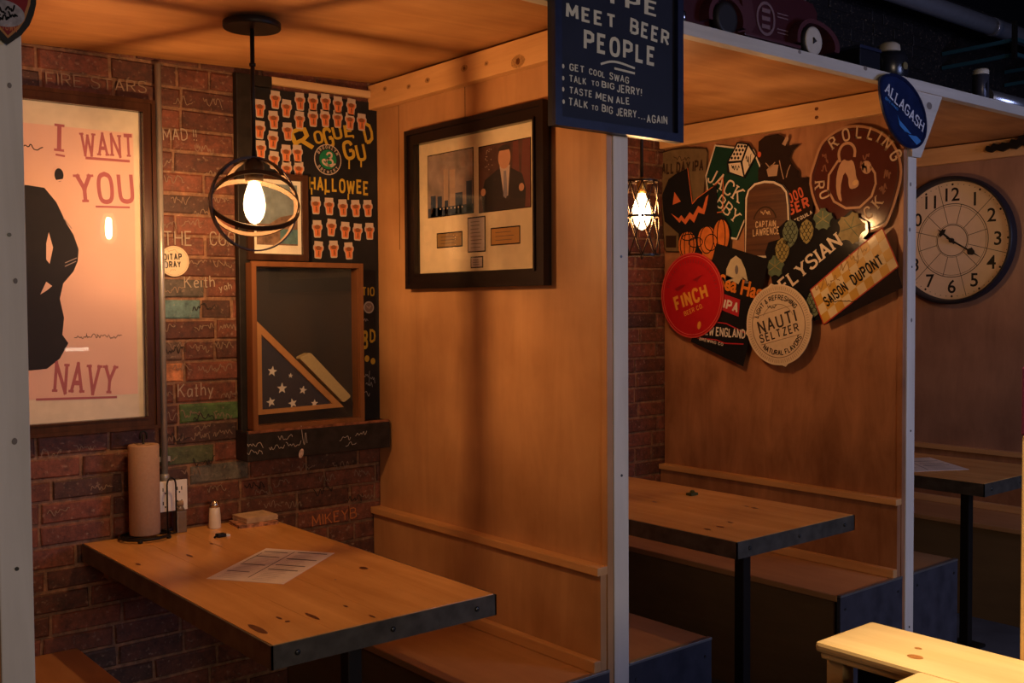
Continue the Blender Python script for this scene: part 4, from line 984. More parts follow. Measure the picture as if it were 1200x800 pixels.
def hand(name, ang, L, tail, w_, hh):
    q = math.radians(90 - ang); d = (math.cos(q), math.sin(q)); e = (-d[1], d[0]); m = MB()
    def pt(a, b): return (c[0] + d[0] * a + e[0] * b, c[1] + d[1] * a + e[1] * b)
    m.prism(pl, [pt(-tail, -w_ * .5), pt(L * .55, -w_ * .35), pt(L * .62, -w_ * 2.0), pt(L * .74, -w_ * 1.2), pt(L * .78, -w_ * .3), pt(L, 0), pt(L * .78, w_ * .3), pt(L * .74, w_ * 1.2), pt(L * .62, w_ * 2.0), pt(L * .55, w_ * .35), pt(-tail, w_ * .5)], hh, hh + .002)
    m.build(name, INK, t)
hand('minute_hand', 121, F * .60, F * .10, .010, .018); hand('hour_hand', 310, F * .32, F * .08, .013, .022)
m = MB(); m.prism(pl, ell(c, .012, .012, 0, 20), .0125, .027); m.build('hub', INK, t)

# dark cast ornament hung on the rail of the far booth
pl = sidep(5.139); m = MB()
o = pl.pxs((1155.5, 177), (1158, 171), (1163, 172), (1166, 168), (1173, 170), (1176, 167), (1184, 168), (1187, 163), (1193, 164), (1197, 160), (1206, 158), (1216, 160), (1216, 170), (1204, 172), (1198, 170), (1192, 175), (1184, 174), (1176, 178), (1168, 176), (1163, 179))
m.prism(pl, o, .001, .018); tag(m.build('iron_ornament', BLACKM), 'ragged black cast iron ornament fixed to the rail above the clock', 'ornament')

# ------------------------------------------------------------------ tin beer signs on the second partition
SX = 3.615; 
def sgn(level): return sidep(SX - .001 - level * .0045)
def outline_part(m, pl, pts, wd, h):
    inn = shrink(pts, wd); m.band(pl, pts, inn, h - .0006, h)
def plate(label, level, px, mat, rim=None, rimw=.006, cat='beer sign', smooth=0, uv=False):
    pl = sgn(level); pts = list(px) if uv else pl.pxs(*px)
    if smooth: pts = chaikin(pts, smooth, True)
    if area2(pts) < 0: pts = pts[::-1]
    us = [p[0] for p in pts]; vs_ = [p[1] for p in pts]
    t = thing('beer_sign', label, cat, pl.at((min(us) + max(us)) / 2, min(vs_), 0), 'tin beer signs on the reddish partition')
    m = MB(); m.prism(pl, pts, 0, .003); m.build('plate', mat, t)
    if rim:
        m = MB(); m.band(pl, pts, shrink(pts, rimw), .0028, .0038); m.build('rim', rim, t)
    return t, pl, pts
TAN = P('tan_tin', .17, .115, .060, rough=.45, var=.2, scale=20); BRN = P('dark_brown_ink', .035, .017, .010); BLK = P('sign_black', .012, .012, .014, rough=.13); WH = P('sign_cream', .68, .58, .46, rough=.13)
ORG = P('sign_orange', .58, .16, .035, rough=.13, var=.2); RED = P('sign_red', .42, .012, .018, rough=.13); GRN = P('sign_green', .010, .040, .026, rough=.13); GOLD = P('sign_gold', .60, .38, .11, rough=.4)
h1 = .0042
# ALL DAY IPA
t, pl, pts = plate('tan shield shaped sign behind the black carved pumpkin sign', 0, [(770.6, 182.5), (775, 178.5), (788, 174.5), (802, 172.6), (816, 172.3), (828.5, 173.3), (830.3, 178), (829, 200), (827, 216), (824, 255), (812, 296), (781, 295.5), (779.3, 292), (777, 262)], TAN, BRN, .006)
m = MB(); tpx(m, pl, 'ALL DAY IPA', (776, 203.5), (825, 199.5), 11, h1, wt=.24, gap=.13, space=.3); m.build('lettering', BRN, t)
m = MB(); scribble(m, pl, pl.px(800, 186), .10, .03, h1, .003, 5); m.prism(pl, pl.pxs((781, 276), (793, 276), (793, 290), (781, 290)), .003, h1); m.build('emblem', BRN, t)
# hexagonal green JACK ABBY with dice
t, pl, pts = plate('dark green hexagonal sign with a patterned cube on its corner', 1, [(838.5, 169.5), (884, 175), (899, 212), (872, 262), (864, 281), (852, 279), (832, 244), (827, 206)], GRN, WH, .008)
m = MB(); tpx(m, pl, 'JACK', (829, 211), (866, 238), 20, h1, wt=.12, serif=.14); tpx(m, pl, 'ABBY', (831, 231), (862, 262), 18, h1, wt=.12, serif=.14); m.build('lettering', WH, t)
top_ = [(866, 168), (877, 169), (872, 192), (853, 191)]
m = MB(); m.prism(pl, pl.pxs((865, 166.5), (878.5, 168), (887.5, 183), (874, 209), (853.5, 202.5), (853, 190)), .003, .0075); cube = m.build('cube_emblem', BLK, t)
m = MB(); m.flat(pl, pl.pxs((866, 168.5), (876.5, 169.5), (870, 188), (855.5, 189)), .0079); m.flat(pl, pl.pxs((878.3, 171), (886, 183), (874, 205), (871.5, 190)), .0079); m.flat(pl, pl.pxs((855, 192), (869, 190.5), (872.5, 207), (856.5, 201.5)), .0079); m.build('cream_face', WH, cube)
m = MB()
for i in range(3):
    for j in range(4):
        x = 865.5 + i * 3.8 - j * 2.6; y = 171.5 + j * 4.6; m.flat(pl, pl.pxs((x + 1.5, y - 2), (x + 3, y), (x + 1.2, y + 2), (x - .3, y)), .0083)
scribble(m, pl, pl.px(879, 187), .03, .06, .0083, .003, 4); scribble(m, pl, pl.px(863.5, 196), .045, .03, .0083, .003, 5); m.build('cube_pattern', BLK, cube)
# hatted figure / lager
t, pl, pts = plate('dark brown sign of a feather hatted figure above coral lettering', 1.6, [(889, 199), (893, 192), (889, 186), (889.5, 166), (897, 159.5), (912, 157), (919, 160), (923, 172), (926, 170), (937.5, 169), (928, 177), (925, 186), (931, 196), (936, 200), (936, 208), (950, 208), (957, 215), (951, 255), (946, 262), (925, 264), (895, 262), (889, 235)], P('dark_sepia', .024, .014, .011, rough=.13))
m = MB(); m.flat(pl, pl.pxs((899, 199), (905, 193), (913, 193), (911, 206), (901, 207)), h1); m.flat(pl, pl.pxs((917, 169), (923, 158), (925, 163), (921, 171)), h1)
for a in (((914, 188), (916, 198), (919, 210)), ((927, 193), (924, 200), (922, 208)), ((898, 191), (903, 197), (909, 190))):
    for p in stroke(pl.pxs(*a), .004): m.flat(pl, p, h1)
m.build('pale_face', P('figure_tan', .40, .25, .16), t)
m = MB(); m.flat(pl, ell(pl.px(890.5, 181), .010, .012, 0, 12), h1); tpx(m, pl, 'OOO', (926, 238), (943, 229), 11, h1, wt=.24); m.build('red_lettering', P('sign_coral', .55, .10, .04), t); m = MB(); tpx(m, pl, 'LAGER', (908, 260), (950, 241), 11, h1, wt=.24); m.build('red_lettering', P('sign_coral', .55, .10, .04), t)
m = MB(); tpx(m, pl, 'TEQUILA', (932, 261), (953, 250), 4, h1, wt=.2); m.build('fine_lettering', WH, t)
# Rolling Rock
t, pl, pts = plate('large maroon sign with a horse head in a ring', 2, [(948, 210), (954, 190), (960, 172), (966, 163), (978, 153.5), (990, 148), (1003, 146), (1018, 147.5), (1032, 153), (1042, 160), (1052, 173), (1057, 188), (1058.5, 206), (1052, 232), (1044, 255), (1038, 267), (1010, 276), (985, 272), (962, 255), (952, 232)], P('maroon_enamel', .085, .022, .016, rough=.13), P('sign_tan_rim', .42, .22, .12, rough=.4), .010, smooth=1)
RT_ = P('rock_tan', .50, .28, .16, rough=.45)
m = MB(); inn = shrink(pts, .020); m.band(pl, shrink(pts, .016), inn, .003, .0036); m.build('inner_line', P('rock_dark', .05, .012, .01), t)
ctr = pl.px(1003, 212); Rr = abs(pl.px(1003, 160)[1] - ctr[1])
def polar(x, y): p = pl.px(x, y); return math.degrees(math.atan2(p[1] - ctr[1], p[0] - ctr[0])), math.hypot(p[1] - ctr[1], p[0] - ctr[0])
m = MB(); a0 = polar(975, 173); a1 = polar(1046, 190); arc_text(m, pl, 'ROLLING', ctr, (a0[1] + a1[1]) / 2 * .97, a0[0] + 2, a1[0] - 2, Rr * .26, h1, wt=.16, serif=.14)
for ch, x, y in (('R', 955.5, 217.5), ('O', 962, 230), ('C', 1020, 255), ('K', 1033, 241)):
    a0 = polar(x, y); arc_text(m, pl, ch, ctr, a0[1], a0[0], a0[0] + .01, Rr * .25, h1, inside=True, wt=.16, serif=.14)
m.build('lettering', P('rock_cream', .58, .42, .28), t)
m = MB(); q = pl.pxs((983, 188), (972, 205), (971, 222), (978, 236), (992, 244), (1008, 243), (1022, 230), (1027, 215), (1026, 203), (1021, 195))
for p in stroke(q, .009): m.flat(pl, p, h1)
hd = chaikin(pl.pxs((989, 186), (994, 189), (1000, 187), (1003, 197), (1004, 208), (1008, 214), (1005, 220), (997, 222), (995, 216), (995, 208), (990, 200), (985, 222), (988, 238), (982, 232), (980, 214), (983, 196)), 1, True); m.flat(pl, ell(pl.px(1016, 196), .022, .026, .3, 14), h1); m.flat(pl, hd, h1)
for p in stroke(chaikin(pl.pxs((985, 190), (983, 179), (988, 169), (997, 167), (1003, 174), (1002, 184)), 2), .011): m.flat(pl, p, h1)
m.build('horse_head', RT_, t)
for grp in (((968, 185), (967, 197)), ((1041, 204), (1037, 218), (1035, 226)), ((1016, 182), (1013, 195))):
    m = MB()
    for cx_ in grp: scribble(m, pl, pl.px(*cx_), .03, .05, h1, .005, 3)
    m.build('scrollwork', P('rock_bronze', .26, .10, .05), t)
m = MB(); m.flat(pl, ell(pl.px(1003, 214), .013, .010, .4, 14), .0046); m.build('mouth_glint', P('glint_gold', .66, .40, .18), t)  # gold glint on the horse's mouth, painted in as a flat ellipse
# pumpkins, carved head
t, pl, pts = plate('black carved pumpkin sign with a zigzag grin and orange pumpkins beneath', 2.6, [(806.5, 197), (812, 239), (818, 232), (836, 219), (840, 216), (841, 249), (850, 254), (857, 270), (856, 290), (846, 300), (830, 303), (800, 305), (795, 290), (796, 274), (779.5, 259.5), (777.5, 246), (776.5, 228), (784, 210), (792, 204)], BLK)
m = MB(); m.flat(pl, pl.pxs((791, 225), (798.5, 236), (789, 240)), h1)
m.flat(pl, pl.pxs((787, 250), (796, 256), (799, 252), (803, 257), (809, 248.5), (813, 252), (819, 241), (824, 245), (828, 231), (831, 228), (829, 240), (826, 251), (819, 249), (814, 261), (809, 256), (804, 263), (799, 258), (797, 261)), h1)
for a in (((806.5, 197), (812, 239), (818, 232), (840, 216)), ((836, 219), (848, 208), (848, 248), (841, 249))):
    for p in stroke(pl.pxs(*a), .004): m.flat(pl, p, h1)
m.build('carved_face', P('sign_glow_orange', .62, .15, .05, rough=.45), t)
m = MB()
for (x, y, a, b) in ((806, 287, .052, .062), (829, 281, .052, .060), (846, 276, .046, .072), (834, 296, .05, .03)): m.flat(pl, ell(pl.px(x, y), a, b, 0, 20), h1 + .0001 * (x % 3))
m.build('orange_pumpkin', ORG, t)
m = MB()
for (x, y, a, b) in ((806, 287, .040, .062), (806, 287, .016, .062), (829, 281, .038, .060), (846, 276, .046, .072), (846, 276, .022, .072), (816, 284, .04, .022), (834, 284, .036, .036), (808, 278, .04, .014)):
    e = ell(pl.px(x, y), a, b, 0, 20)
    for p in stroke(e + [e[0]], .0045, False): m.flat(pl, p, h1 + .0006)
m.build('black_vine', BLK, t)
# Captain Lawrence
t, pl, pts = plate('arched brown barrel sign with a cream edge', 3.2, [(873, 303), (873, 232), (876, 222), (884, 214), (896, 210.5), (908, 211), (918, 216), (924, 224), (926, 240), (927, 303)], WH, BLK, .0045)
m = MB(); m.prism(pl, shrink(pts, .014), .003, .0038); m.build('barrel_panel', wood('barrel_brown', (.045, .015, .007), (.15, .058, .022), 'y', across=40, along=2, rough=.5), t)
m = MB(); tpx(m, pl, 'CAPTAIN', (886, 266.5), (910, 265), 6.5, .0045, wt=.2, serif=.1); tpx(m, pl, 'LAWRENCE', (883, 276.5), (914, 273.5), 7.5, .0045, wt=.18, serif=.1); scribble(m, pl, pl.px(898, 250), .05, .03, .0045, .003, 4); m.build('lettering', P('barrel_gold', .62, .44, .26), t)
m = MB(); m.band(pl, ell(pl.px(897, 262), .062, .072, 0, 32, .3, 2.84, False), ell(pl.px(897, 262), .056, .066, 0, 32, .3, 2.84, False), .004, .0043); m.build('hoop_mark', BRN, t)
# Elysian
t, pl, pts = plate('black sign with slanted ivory lettering edged by hop cones and vine leaves', 4.2, [(903, 318), (897, 296), (901, 284), (915, 280), (912, 268), (922, 258), (934, 258), (942, 262), (955, 252), (965, 247), (976, 250), (980, 258), (990, 253), (998, 246), (1006, 254), (1017, 260), (1018, 272), (1012, 280), (1030, 285), (1030, 300), (985, 330), (968, 372), (955, 376), (940, 360), (925, 345), (908, 345)], BLK)
m = MB(); tpx(m, pl, 'ELYSIAN', (919, 343), (988, 285), 19, h1, wt=.17, serif=.14, gap=.10); m.build('lettering', P('sign_ivory', .64, .54, .43, rough=.45), t)
LEAFG = P('leaf_green', .10, .145, .085, rough=.5, var=.25); HOPG = P('hop_green', .13, .165, .10, rough=.5, var=.3, scale=90); HOPY = P('hop_olive', .27, .22, .075, rough=.5, var=.3, scale=90)
def hop(x, y, r, mt, sub=(BLK,)):
    pl_c = pl.px(x, y); m = MB(); m.prism(pl, [(pl_c[0] + a * r, pl_c[1] + b * r * 1.15) for a, b in ((0, 1.1), (.55, .8), (.85, .2), (.75, -.4), (.4, -.9), (0, -1.15), (-.4, -.9), (-.75, -.4), (-.85, .2), (-.55, .8))], .003, .0055); hp = m.build('hop_cone', mt, t)
    m = MB()
    for i in range(-2, 3):
        for jx in range(-1, 2):
            cx_ = pl_c[0] + r * (jx * .5 + (.25 if i % 2 else 0)); cy_ = pl_c[1] + r * i * .38
            if abs(cx_ - pl_c[0]) > r * (.75 - .12 * abs(i)): continue
            for p in stroke([(cx_ - r * .26, cy_ + r * .2), (cx_ - r * .18, cy_ - r * .08), (cx_, cy_ - r * .2), (cx_ + r * .18, cy_ - r * .08), (cx_ + r * .26, cy_ + r * .2)], .0026, False): m.flat(pl, p, .0059 + .00004 * (jx + 1))
    m.build('scale_lines', BLK, hp)
for (x, y, r, mt) in ((927, 273, .044, HOPG), (946, 271, .038, HOPY), (917.5, 293, .040, HOPY), (955, 355, .042, HOPG)): hop(x, y, r, mt)
def leaf(x, y, r, mt, rot=0):
    m = MB(); cc = pl.px(x, y); pts = []
    for k in range(30):
        q = 2 * math.pi * k / 30; rr = r * (.72 + .28 * abs(math.cos(2.5 * q)) + (.05 if k % 2 else -.05)); pts.append((cc[0] + rr * math.sin(q + rot), cc[1] + rr * math.cos(q + rot)))
    m.prism(pl, pts, .003, .0052); lf = m.build('vine_leaf', mt, t)
    m = MB()
    for q in (0, 1.0, -1.0, 2.1, -2.1):
        for p in stroke([cc, (cc[0] + r * .75 * math.sin(q + rot), cc[1] + r * .75 * math.cos(q + rot))], .003): m.flat(pl, p, .0056)
    m.build('vein', HOPY if mt is LEAFG else LEAFG, lf)
leaf(965, 257, .045, LEAFG); leaf(909, 312, .046, LEAFG); leaf(998, 267, .062, P('leaf_olive', .30, .24, .10, rough=.5, var=.25), .3)
# Sea Hag
t, pl, pts = plate('black slanted sign with orange lettering and a red box', 4.8, [(840, 285), (902, 304), (871, 429), (810, 400)], BLK)
m = MB(); tpx(m, pl, 'Sea Hag', (842, 337), (893, 351), 17, h1, font='b', bold=.03); m.build('orange_lettering', P('hag_orange', .66, .20, .025, rough=.45), t)
m = MB(); m.prism(pl, pl.pxs((848, 344), (868, 351), (866, 371), (846, 363)), .003, .0042); m.build('red_box', P('hag_red', .42, .02, .03), t)
m = MB()
for a in (((838, 377), (852, 379), (862, 384), (874, 390)), ((818, 396), (840, 398), (850, 402), (872, 403))):
    for p in stroke(pl.pxs(*a), .005): m.flat(pl, p, h1)
m.build('red_line', P('hag_red', .42, .02, .03), t)
HW = P('sign_white', .66, .60, .54); m = MB(); tpx(m, pl, 'IPA', (848, 360), (865, 366), 10, .0048, wt=.24); m.build('white_lettering', HW, t); m = MB(); tpx(m, pl, 'NEW ENGLAND', (822, 391), (874, 396), 9, h1, wt=.2, serif=.12, gap=.1, space=.3); m.build('white_lettering', HW, t); m = MB(); tpx(m, pl, 'BREWING CO', (820, 398), (848, 405), 3, h1, wt=.2); m.build('white_lettering', P('sign_white', .66, .60, .54), t)
m = MB(); m.flat(pl, pl.pxs((863, 299.5), (869, 304), (874, 315), (877, 329), (869, 327), (866, 333), (859, 329), (851, 332), (852, 315), (857, 304)), h1); m.build('pale_hair', P('hag_hair', .52, .44, .30), t)
m = MB(); m.flat(pl, ell(pl.px(864, 316), .009, .020, 0, 14), .0046); m.build('grey_face', P('hag_grey', .15, .13, .14), t); m = MB(); m.flat(pl, pl.pxs((852, 322), (860, 326), (850, 330)), h1); m.flat(pl, pl.pxs((870, 324), (880, 332), (872, 332)), h1); m.build('grey_face', P('hag_grey', .15, .13, .14), t)
# Saison Dupont
t, pl, pts = plate('tilted rectangular sign with yellow checks and a black backing', 5.6, [(950.5, 339.5), (1034.5, 266.5), (1058, 337), (966, 381)], P('saison_black', .012, .011, .016, rough=.13))
m = MB(); Q = pl.pxs((950.5, 339.5), (1034.5, 266.5), (1053.5, 312), (966, 380)); m.prism(pl, Q, .003, .0040); pan = m.build('cream_panel', P('saison_cream', .66, .53, .32, rough=.13), t)
def bl(u, v): return tuple((1 - u) * (1 - v) * Q[0][i] + u * (1 - v) * Q[1][i] + u * v * Q[2][i] + (1 - u) * v * Q[3][i] for i in (0, 1))
m = MB()
for i in range(10):
    for j in range(4):
        if (i + j) % 2: m.flat(pl, [bl(i / 10, j / 4), bl((i + 1) / 10, j / 4), bl((i + 1) / 10, (j + 1) / 4), bl(i / 10, (j + 1) / 4)], .0044)
m.build('gold_check', P('saison_gold', .52, .30, .055, rough=.3), pan)
m = MB()
for a, b in (((0, 0), (1, 0)), ((1, 0), (1, 1)), ((1, 1), (0, 1)), ((0, 1), (0, 0))):
    for p in stroke([bl(*a), bl(*b)], .005): m.flat(pl, p, .0046)
m.build('red_edge', P('saison_red', .38, .03, .02), pan)
m = MB(); tpx(m, pl, 'SAISON', (970, 359), (995, 338.5), 13, .0049, wt=.22, gap=.12); tpx(m, pl, 'DUPONT', (1001.5, 334), (1037, 308), 14, .0049, wt=.22, gap=.12); scribble(m, pl, pl.px(988, 353), .14, .006, .0049, .003, 6); m.build('lettering', BLK, pan)
m = MB()
for (x, y) in ((961, 338), (970, 331), (980, 322), (992, 312), (1002, 303), (1012, 296)): scribble(m, pl, pl.px(x, y), .05, .05, .0049, .0035, 3)
m.build('script_line', P('saison_script', .30, .17, .05), pan)
# FINCH
cF = sgn(6.6).px(811, 346); a_ = abs(sgn(6.6).px(775, 346)[0] - sgn(6.6).px(848, 346)[0]) / 2; b_ = abs(sgn(6.6).px(811, 296)[1] - sgn(6.6).px(811, 396)[1]) / 2; rF = (a_ + b_) / 2
t, pl, pts = plate('round red sign with gold lettering', 6.6, ell(cF, a_, b_, 0, 48), RED, P('finch_red_edge', .50, .06, .05), .006, uv=True)
m = MB(); e0, e1 = ell(cF, a_ * .93, b_ * .93, 0, 48), ell(cF, a_ * .915, b_ * .915, 0, 48); m.band(pl, e0, e1, .003, .0038); m.build('pink_ring', P('finch_pink', .60, .10, .08), t)
m = MB(); tpx(m, pl, 'FINCH', (793, 363.5), (831, 347), 15, h1, wt=.26, gap=.14); tpx(m, pl, 'BEER CO.', (803, 370), (825, 360), 5, h1, wt=.18); m.flat(pl, ell(pl.px(820, 381), .010, .018, -.2, 14), h1); m.build('gold_lettering', P('finch_gold', .66, .28, .04), t)
m = MB()
for k in range(26):      # worn, unreadable ring print
    q = math.radians(165 - 6.1 * k)
    for p in stroke([(cF[0] + a_ * .76 * math.cos(q), cF[1] + b_ * .76 * math.sin(q)), (cF[0] + a_ * .84 * math.cos(q), cF[1] + b_ * .84 * math.sin(q))], .0045): m.flat(pl, p, h1)
m.flat(pl, pl.pxs((791, 339), (798, 334), (804, 333), (800, 338), (795, 341)), h1); m.flat(pl, pl.pxs((812, 328), (820, 323), (823, 322), (818, 330)), h1)
m.build('dark_red_print', P('finch_dark', .24, .008, .012), t)
# NAUTI SELTZER
L7 = sgn(7.6); cN = L7.px(912.5, 380.5); aN = abs(L7.px(874, 381)[0] - L7.px(952, 381)[0]) / 2; bN = abs(L7.px(912, 332)[1] - L7.px(912, 429)[1]) / 2
ptsN = []
for k in range(72):
    q = 2 * math.pi * k / 72 + .22; e = 1.0 + (.055 if k % 18 == 0 else 0); ptsN.append((cN[0] + aN * .975 * e * math.cos(q), cN[1] + bN * .975 * e * math.sin(q)))
t, pl, pts = plate('oval cream sign with dark lettering and pointed notches', 7.6, ptsN, P('nauti_cream', .66, .52, .36, rough=.13), P('nauti_edge', .72, .60, .44), .004, uv=True)
NB = P('nauti_ink', .045, .032, .03); m = MB()
for k in range(90):
    q = 2 * math.pi * k / 90
    for p in stroke([(cN[0] + aN * .84 * math.cos(q), cN[1] + bN * .84 * math.sin(q)), (cN[0] + aN * .92 * math.cos(q), cN[1] + bN * .92 * math.sin(q))], .0016): m.flat(pl, p, h1)
e = ell(cN, aN * .80, bN * .80, 0, 60); m.band(pl, e, ell(cN, aN * .785, bN * .785, 0, 60), .003, h1)
e = ell(cN, aN * .50, bN * .50, 0, 40, .5, 2.7, False)
for p in stroke(e, .002, False): m.flat(pl, p, h1)
for a, b in (((881, 373), (930, 357)), ((893, 404), (940, 391))):
    for p in stroke(pl.pxs(a, b), .002): m.flat(pl, p, h1)
m.build('ruled_line', P('nauti_brown', .22, .14, .10), t)
m = MB(); tpx(m, pl, 'NAUTI', (891, 391), (935, 375.5), 14, h1, wt=.17, gap=.22); tpx(m, pl, 'SELTZER', (892, 401.5), (937.5, 387), 9, h1, wt=.17, gap=.26)
arc_text(m, pl, 'LIGHT & REFRESHING', cN, (aN + bN) / 2 * .62, 165, 40, rF * .10, h1, wt=.2); arc_text(m, pl, 'NATURAL FLAVORS', cN, (aN + bN) / 2 * .74, 232, 338, rF * .10, h1, inside=True, wt=.2)
scribble(m, pl, pl.px(906, 359), .05, .02, h1, .003, 3); m.build('lettering', NB, t)

# ------------------------------------------------------------------ signs on the aisle front
t = thing('oval_sign', 'glossy blue oval sign with slanted white lettering on the slim stud', 'beer sign', (3.54, 2.05, H + .56))
pl = wallp(2.056); A = pl.pxs((1028, 98), (1031, 90), (1038, 86), (1048, 86.5), (1059, 92), (1070, 104), (1078, 118), (1083, 134), (1084.5, 150), (1082, 164), (1075, 173), (1066, 175), (1056, 171), (1045, 158), (1036, 140), (1030, 118)); A = chaikin(A, 2, True)
m = MB(); m.prism(pl, A, 0, .006); m.build('plate', P('allagash_blue', .010, .018, .070, rough=.22, var=.4, scale=9, spec=.7), t)
m = MB(); m.band(pl, A, shrink(A, .012), .006, .0085); m.build('rim', P('allagash_dark', .008, .012, .045, rough=.3), t)
m = MB(); tpx(m, pl, 'ALLAGASH', (1034.5, 107), (1079, 155), 13, .0075, wt=.15, serif=.12, gap=.1); m.build('lettering', P('allagash_white', .62, .62, .66), t)
m = MB(); tpx(m, pl, 'BREWING', (1035, 116), (1050, 130), 3, .0075, wt=.2); m.flat(pl, pl.pxs((1050, 135), (1052, 141), (1060, 150), (1066, 158), (1058, 154), (1052, 147)), .0075); m.flat(pl, pl.pxs((1062, 158), (1072, 160), (1078, 166), (1072, 170)), .0075); m.build('light_blue_print', P('allagash_light', .05, .20, .50), t)

t = thing('shield_sign', 'red shield sign with a black edge and grey emblem', 'beer sign', (.50, 2.05, H + .47))
pl = wallp(2.068); tip = pl.px(8, 53); cxs = tip[0]
half = [pl.px(14, 49), pl.px(24, 42), pl.px(33, 31), pl.px(38, 19), pl.px(41, 6)]
half.append((half[-1][0] + .002, half[-1][1] + .06)); half.append((half[-1][0] - .012, half[-1][1] + .03))
S = [tip] + half + [(2 * cxs - p[0], p[1]) for p in reversed(half)]
m = MB(); m.prism(pl, S, 0, .008); m.build('plate', P('shield_black', .012, .010, .010), t)
m = MB(); S2 = shrink(S, .011); m.prism(pl, S2, .007, .0088); m.build('gold_line', P('shield_gold', .42, .18, .06), t)
m = MB(); S3 = shrink(S, .016); m.prism(pl, S3, .008, .0098); m.build('red_field', P('shield_red', .20, .010, .016, rough=.35), t)
m = MB(); c = pl.px(3, 17); m.prism(pl, ell(c, .035, .024), .0098, .0106); em = m.build('emblem', P('shield_grey', .30, .27, .28, var=.4, scale=60), t)
m = MB()
for q in ((0, 14), (10, 11), (14, 20), (4, 22), (-6, 20)): scribble(m, pl, pl.px(*q), .018, .014, .0112, .003, 3)
m.build('emblem_drawing', BLK, em)
m = MB(); tpx(m, pl, 'TOWN', (0, 35), (18, 38.5), 6, .0104, wt=.2); m.build('lettering', P('shield_orange', .48, .15, .05), t)

# chalkboard
t = thing('chalkboard', 'navy framed chalkboard listing ways to meet beer people, hung from the roof edge', 'chalkboard', (2.08, 2.05, H + .47))
pl = wallp(2.046); x0, x1, z0, z1 = 1.833, 2.334, H + .470, H + 1.14
m = MB(); m.prism(pl, rect(x0, x1, z0, z1), -.020, -.004); m.build('slate', P('slate_navy', .012, .013, .024, rough=.55, var=.25, scale=6), t)
m = MB(); m.band(pl, rect(x0, x1, z0, z1), rect(x0 + .024, x1 - .024, z0 + .024, z1 - .024), -.004, .010); m.build('frame', P('navy_frame', .011, .014, .042, rough=.4, var=.2), t)
CH = P('chalk_marker', .62, .58, .42, rough=.7); pl = wallp(2.0497); m = MB(); h = 0
for s, a, b, hg, wt_ in (('TYPE', (682, -6), (771, 19), 15, .2), ('MEET', (663, 19), (722, 33), 14, .22), ('BEER', (738, 37), (784, 53), 15, .22), ('PEOPLE', (684, 56), (768, 76), 19, .22)):
    tpx(m, pl, s, a, b, hg, h, wt=wt_, gap=.22)
for a in (((704, 75), (716, 71.5), (727, 73.5), (744, 80)), ((720, 80), (732, 83), (744, 86))):
    for p in stroke(chaikin(pl.pxs(*a), 2), .006): m.flat(pl, p, h)
for s, a, b, hg in (('GET', (667, 82), (685, 85), 7), ('COOL', (690, 86), (709, 91), 6), ('SWAG', (714, 92), (737, 98), 7), ('TALK', (667, 95.5), (687, 99), 7), ('TO', (693, 99.5), (702, 101), 5), ('BIG', (705, 101.5), (720, 105), 6.5), ('JERRY!', (723, 107), (752, 112), 8),
                    ('TASTE', (667, 109), (694, 114), 7), ('MEN', (698, 115.5), (718, 120), 7), ('ALE', (722, 121), (738, 122), 7), ('TALK', (666, 122.5), (689, 127), 8), ('TO', (693, 128), (701, 129.5), 5), ('BIG', (705, 130), (718, 133), 7.5), ('JERRY', (722, 135), (746, 138), 8), ('...', (748, 138.5), (756, 140), 8), ('AGAIN', (758, 143), (782, 145), 8)):
    tpx(m, pl, s, a, b, hg, h, wt=.19, jit=.05)
for q in ((660, 77.5), (660, 91.5), (660, 104.5), (660.5, 119)): m.flat(pl, ell(pl.px(*q), .0045, .006, 0, 10), h)
m.build('chalk_lettering', CH, t)
m = MB()
for x in (1.9, 2.27): m.tube([(x, 2.060, z1 - .01), (x, 2.085, z1 + .06)], .002, 6)
m.build('hook', SCREW, t)

# ------------------------------------------------------------------ on the booth roof
SH = H + .8385
t = thing('toy_truck', 'maroon vintage toy delivery truck parked on the roof shelf', 'toy truck', (2.85, 2.22, SH))
MAR = P('maroon_lacquer', .05, .009, .012, rough=.3, spec=.6); MARF = P('maroon_fender', .075, .022, .028, rough=.3, spec=.6)
tl = wallp(2.125); y0, y1 = 2.125, 2.375
m = MB(); side_ = [(2.42, SH + .025), (2.42, SH + .36), (2.46, SH + .385), (2.89, SH + .385), (2.935, SH + .34), (2.955, SH + .215), (3.13, SH + .195), (3.155, SH + .17), (3.155, SH + .025)]
m.prism(tl, side_, -.25, -.02); m.build('body', MAR, t)
m = MB(); m.box(2.88, 2.918, 2.15, 2.37, SH + .25, SH + .33, .004); m.build('windscreen', P('truck_glass', .05, .055, .07, rough=.1, spec=.8), t)
m = MB(); m.prism(tl, [(2.70, SH + .245), (2.86, SH + .245), (2.88, SH + .335), (2.70, SH + .345)], -.02, -.017); m.build('side_window', P('truck_glass', .05, .055, .07), t)
def fender(cx_, r, y, tail):
    m = MB(); pf = wallp(y); outer = []; inner = []
    for k in range(19):
        q = math.radians(-14 + 206 * k / 18); f = tail if math.cos(q) > 0 else 1.15
        outer.append((cx_ + r * 1.32 * f * math.cos(q), SH + .052 + r * 1.25 * math.sin(q))); inner.append((cx_ + r * (1.10 * f - .04) * math.cos(q), SH + .050 + r * 1.04 * math.sin(q)))
    m.prism(pf, outer + inner[::-1], -.07, .004); m.build('fender', MARF, t)
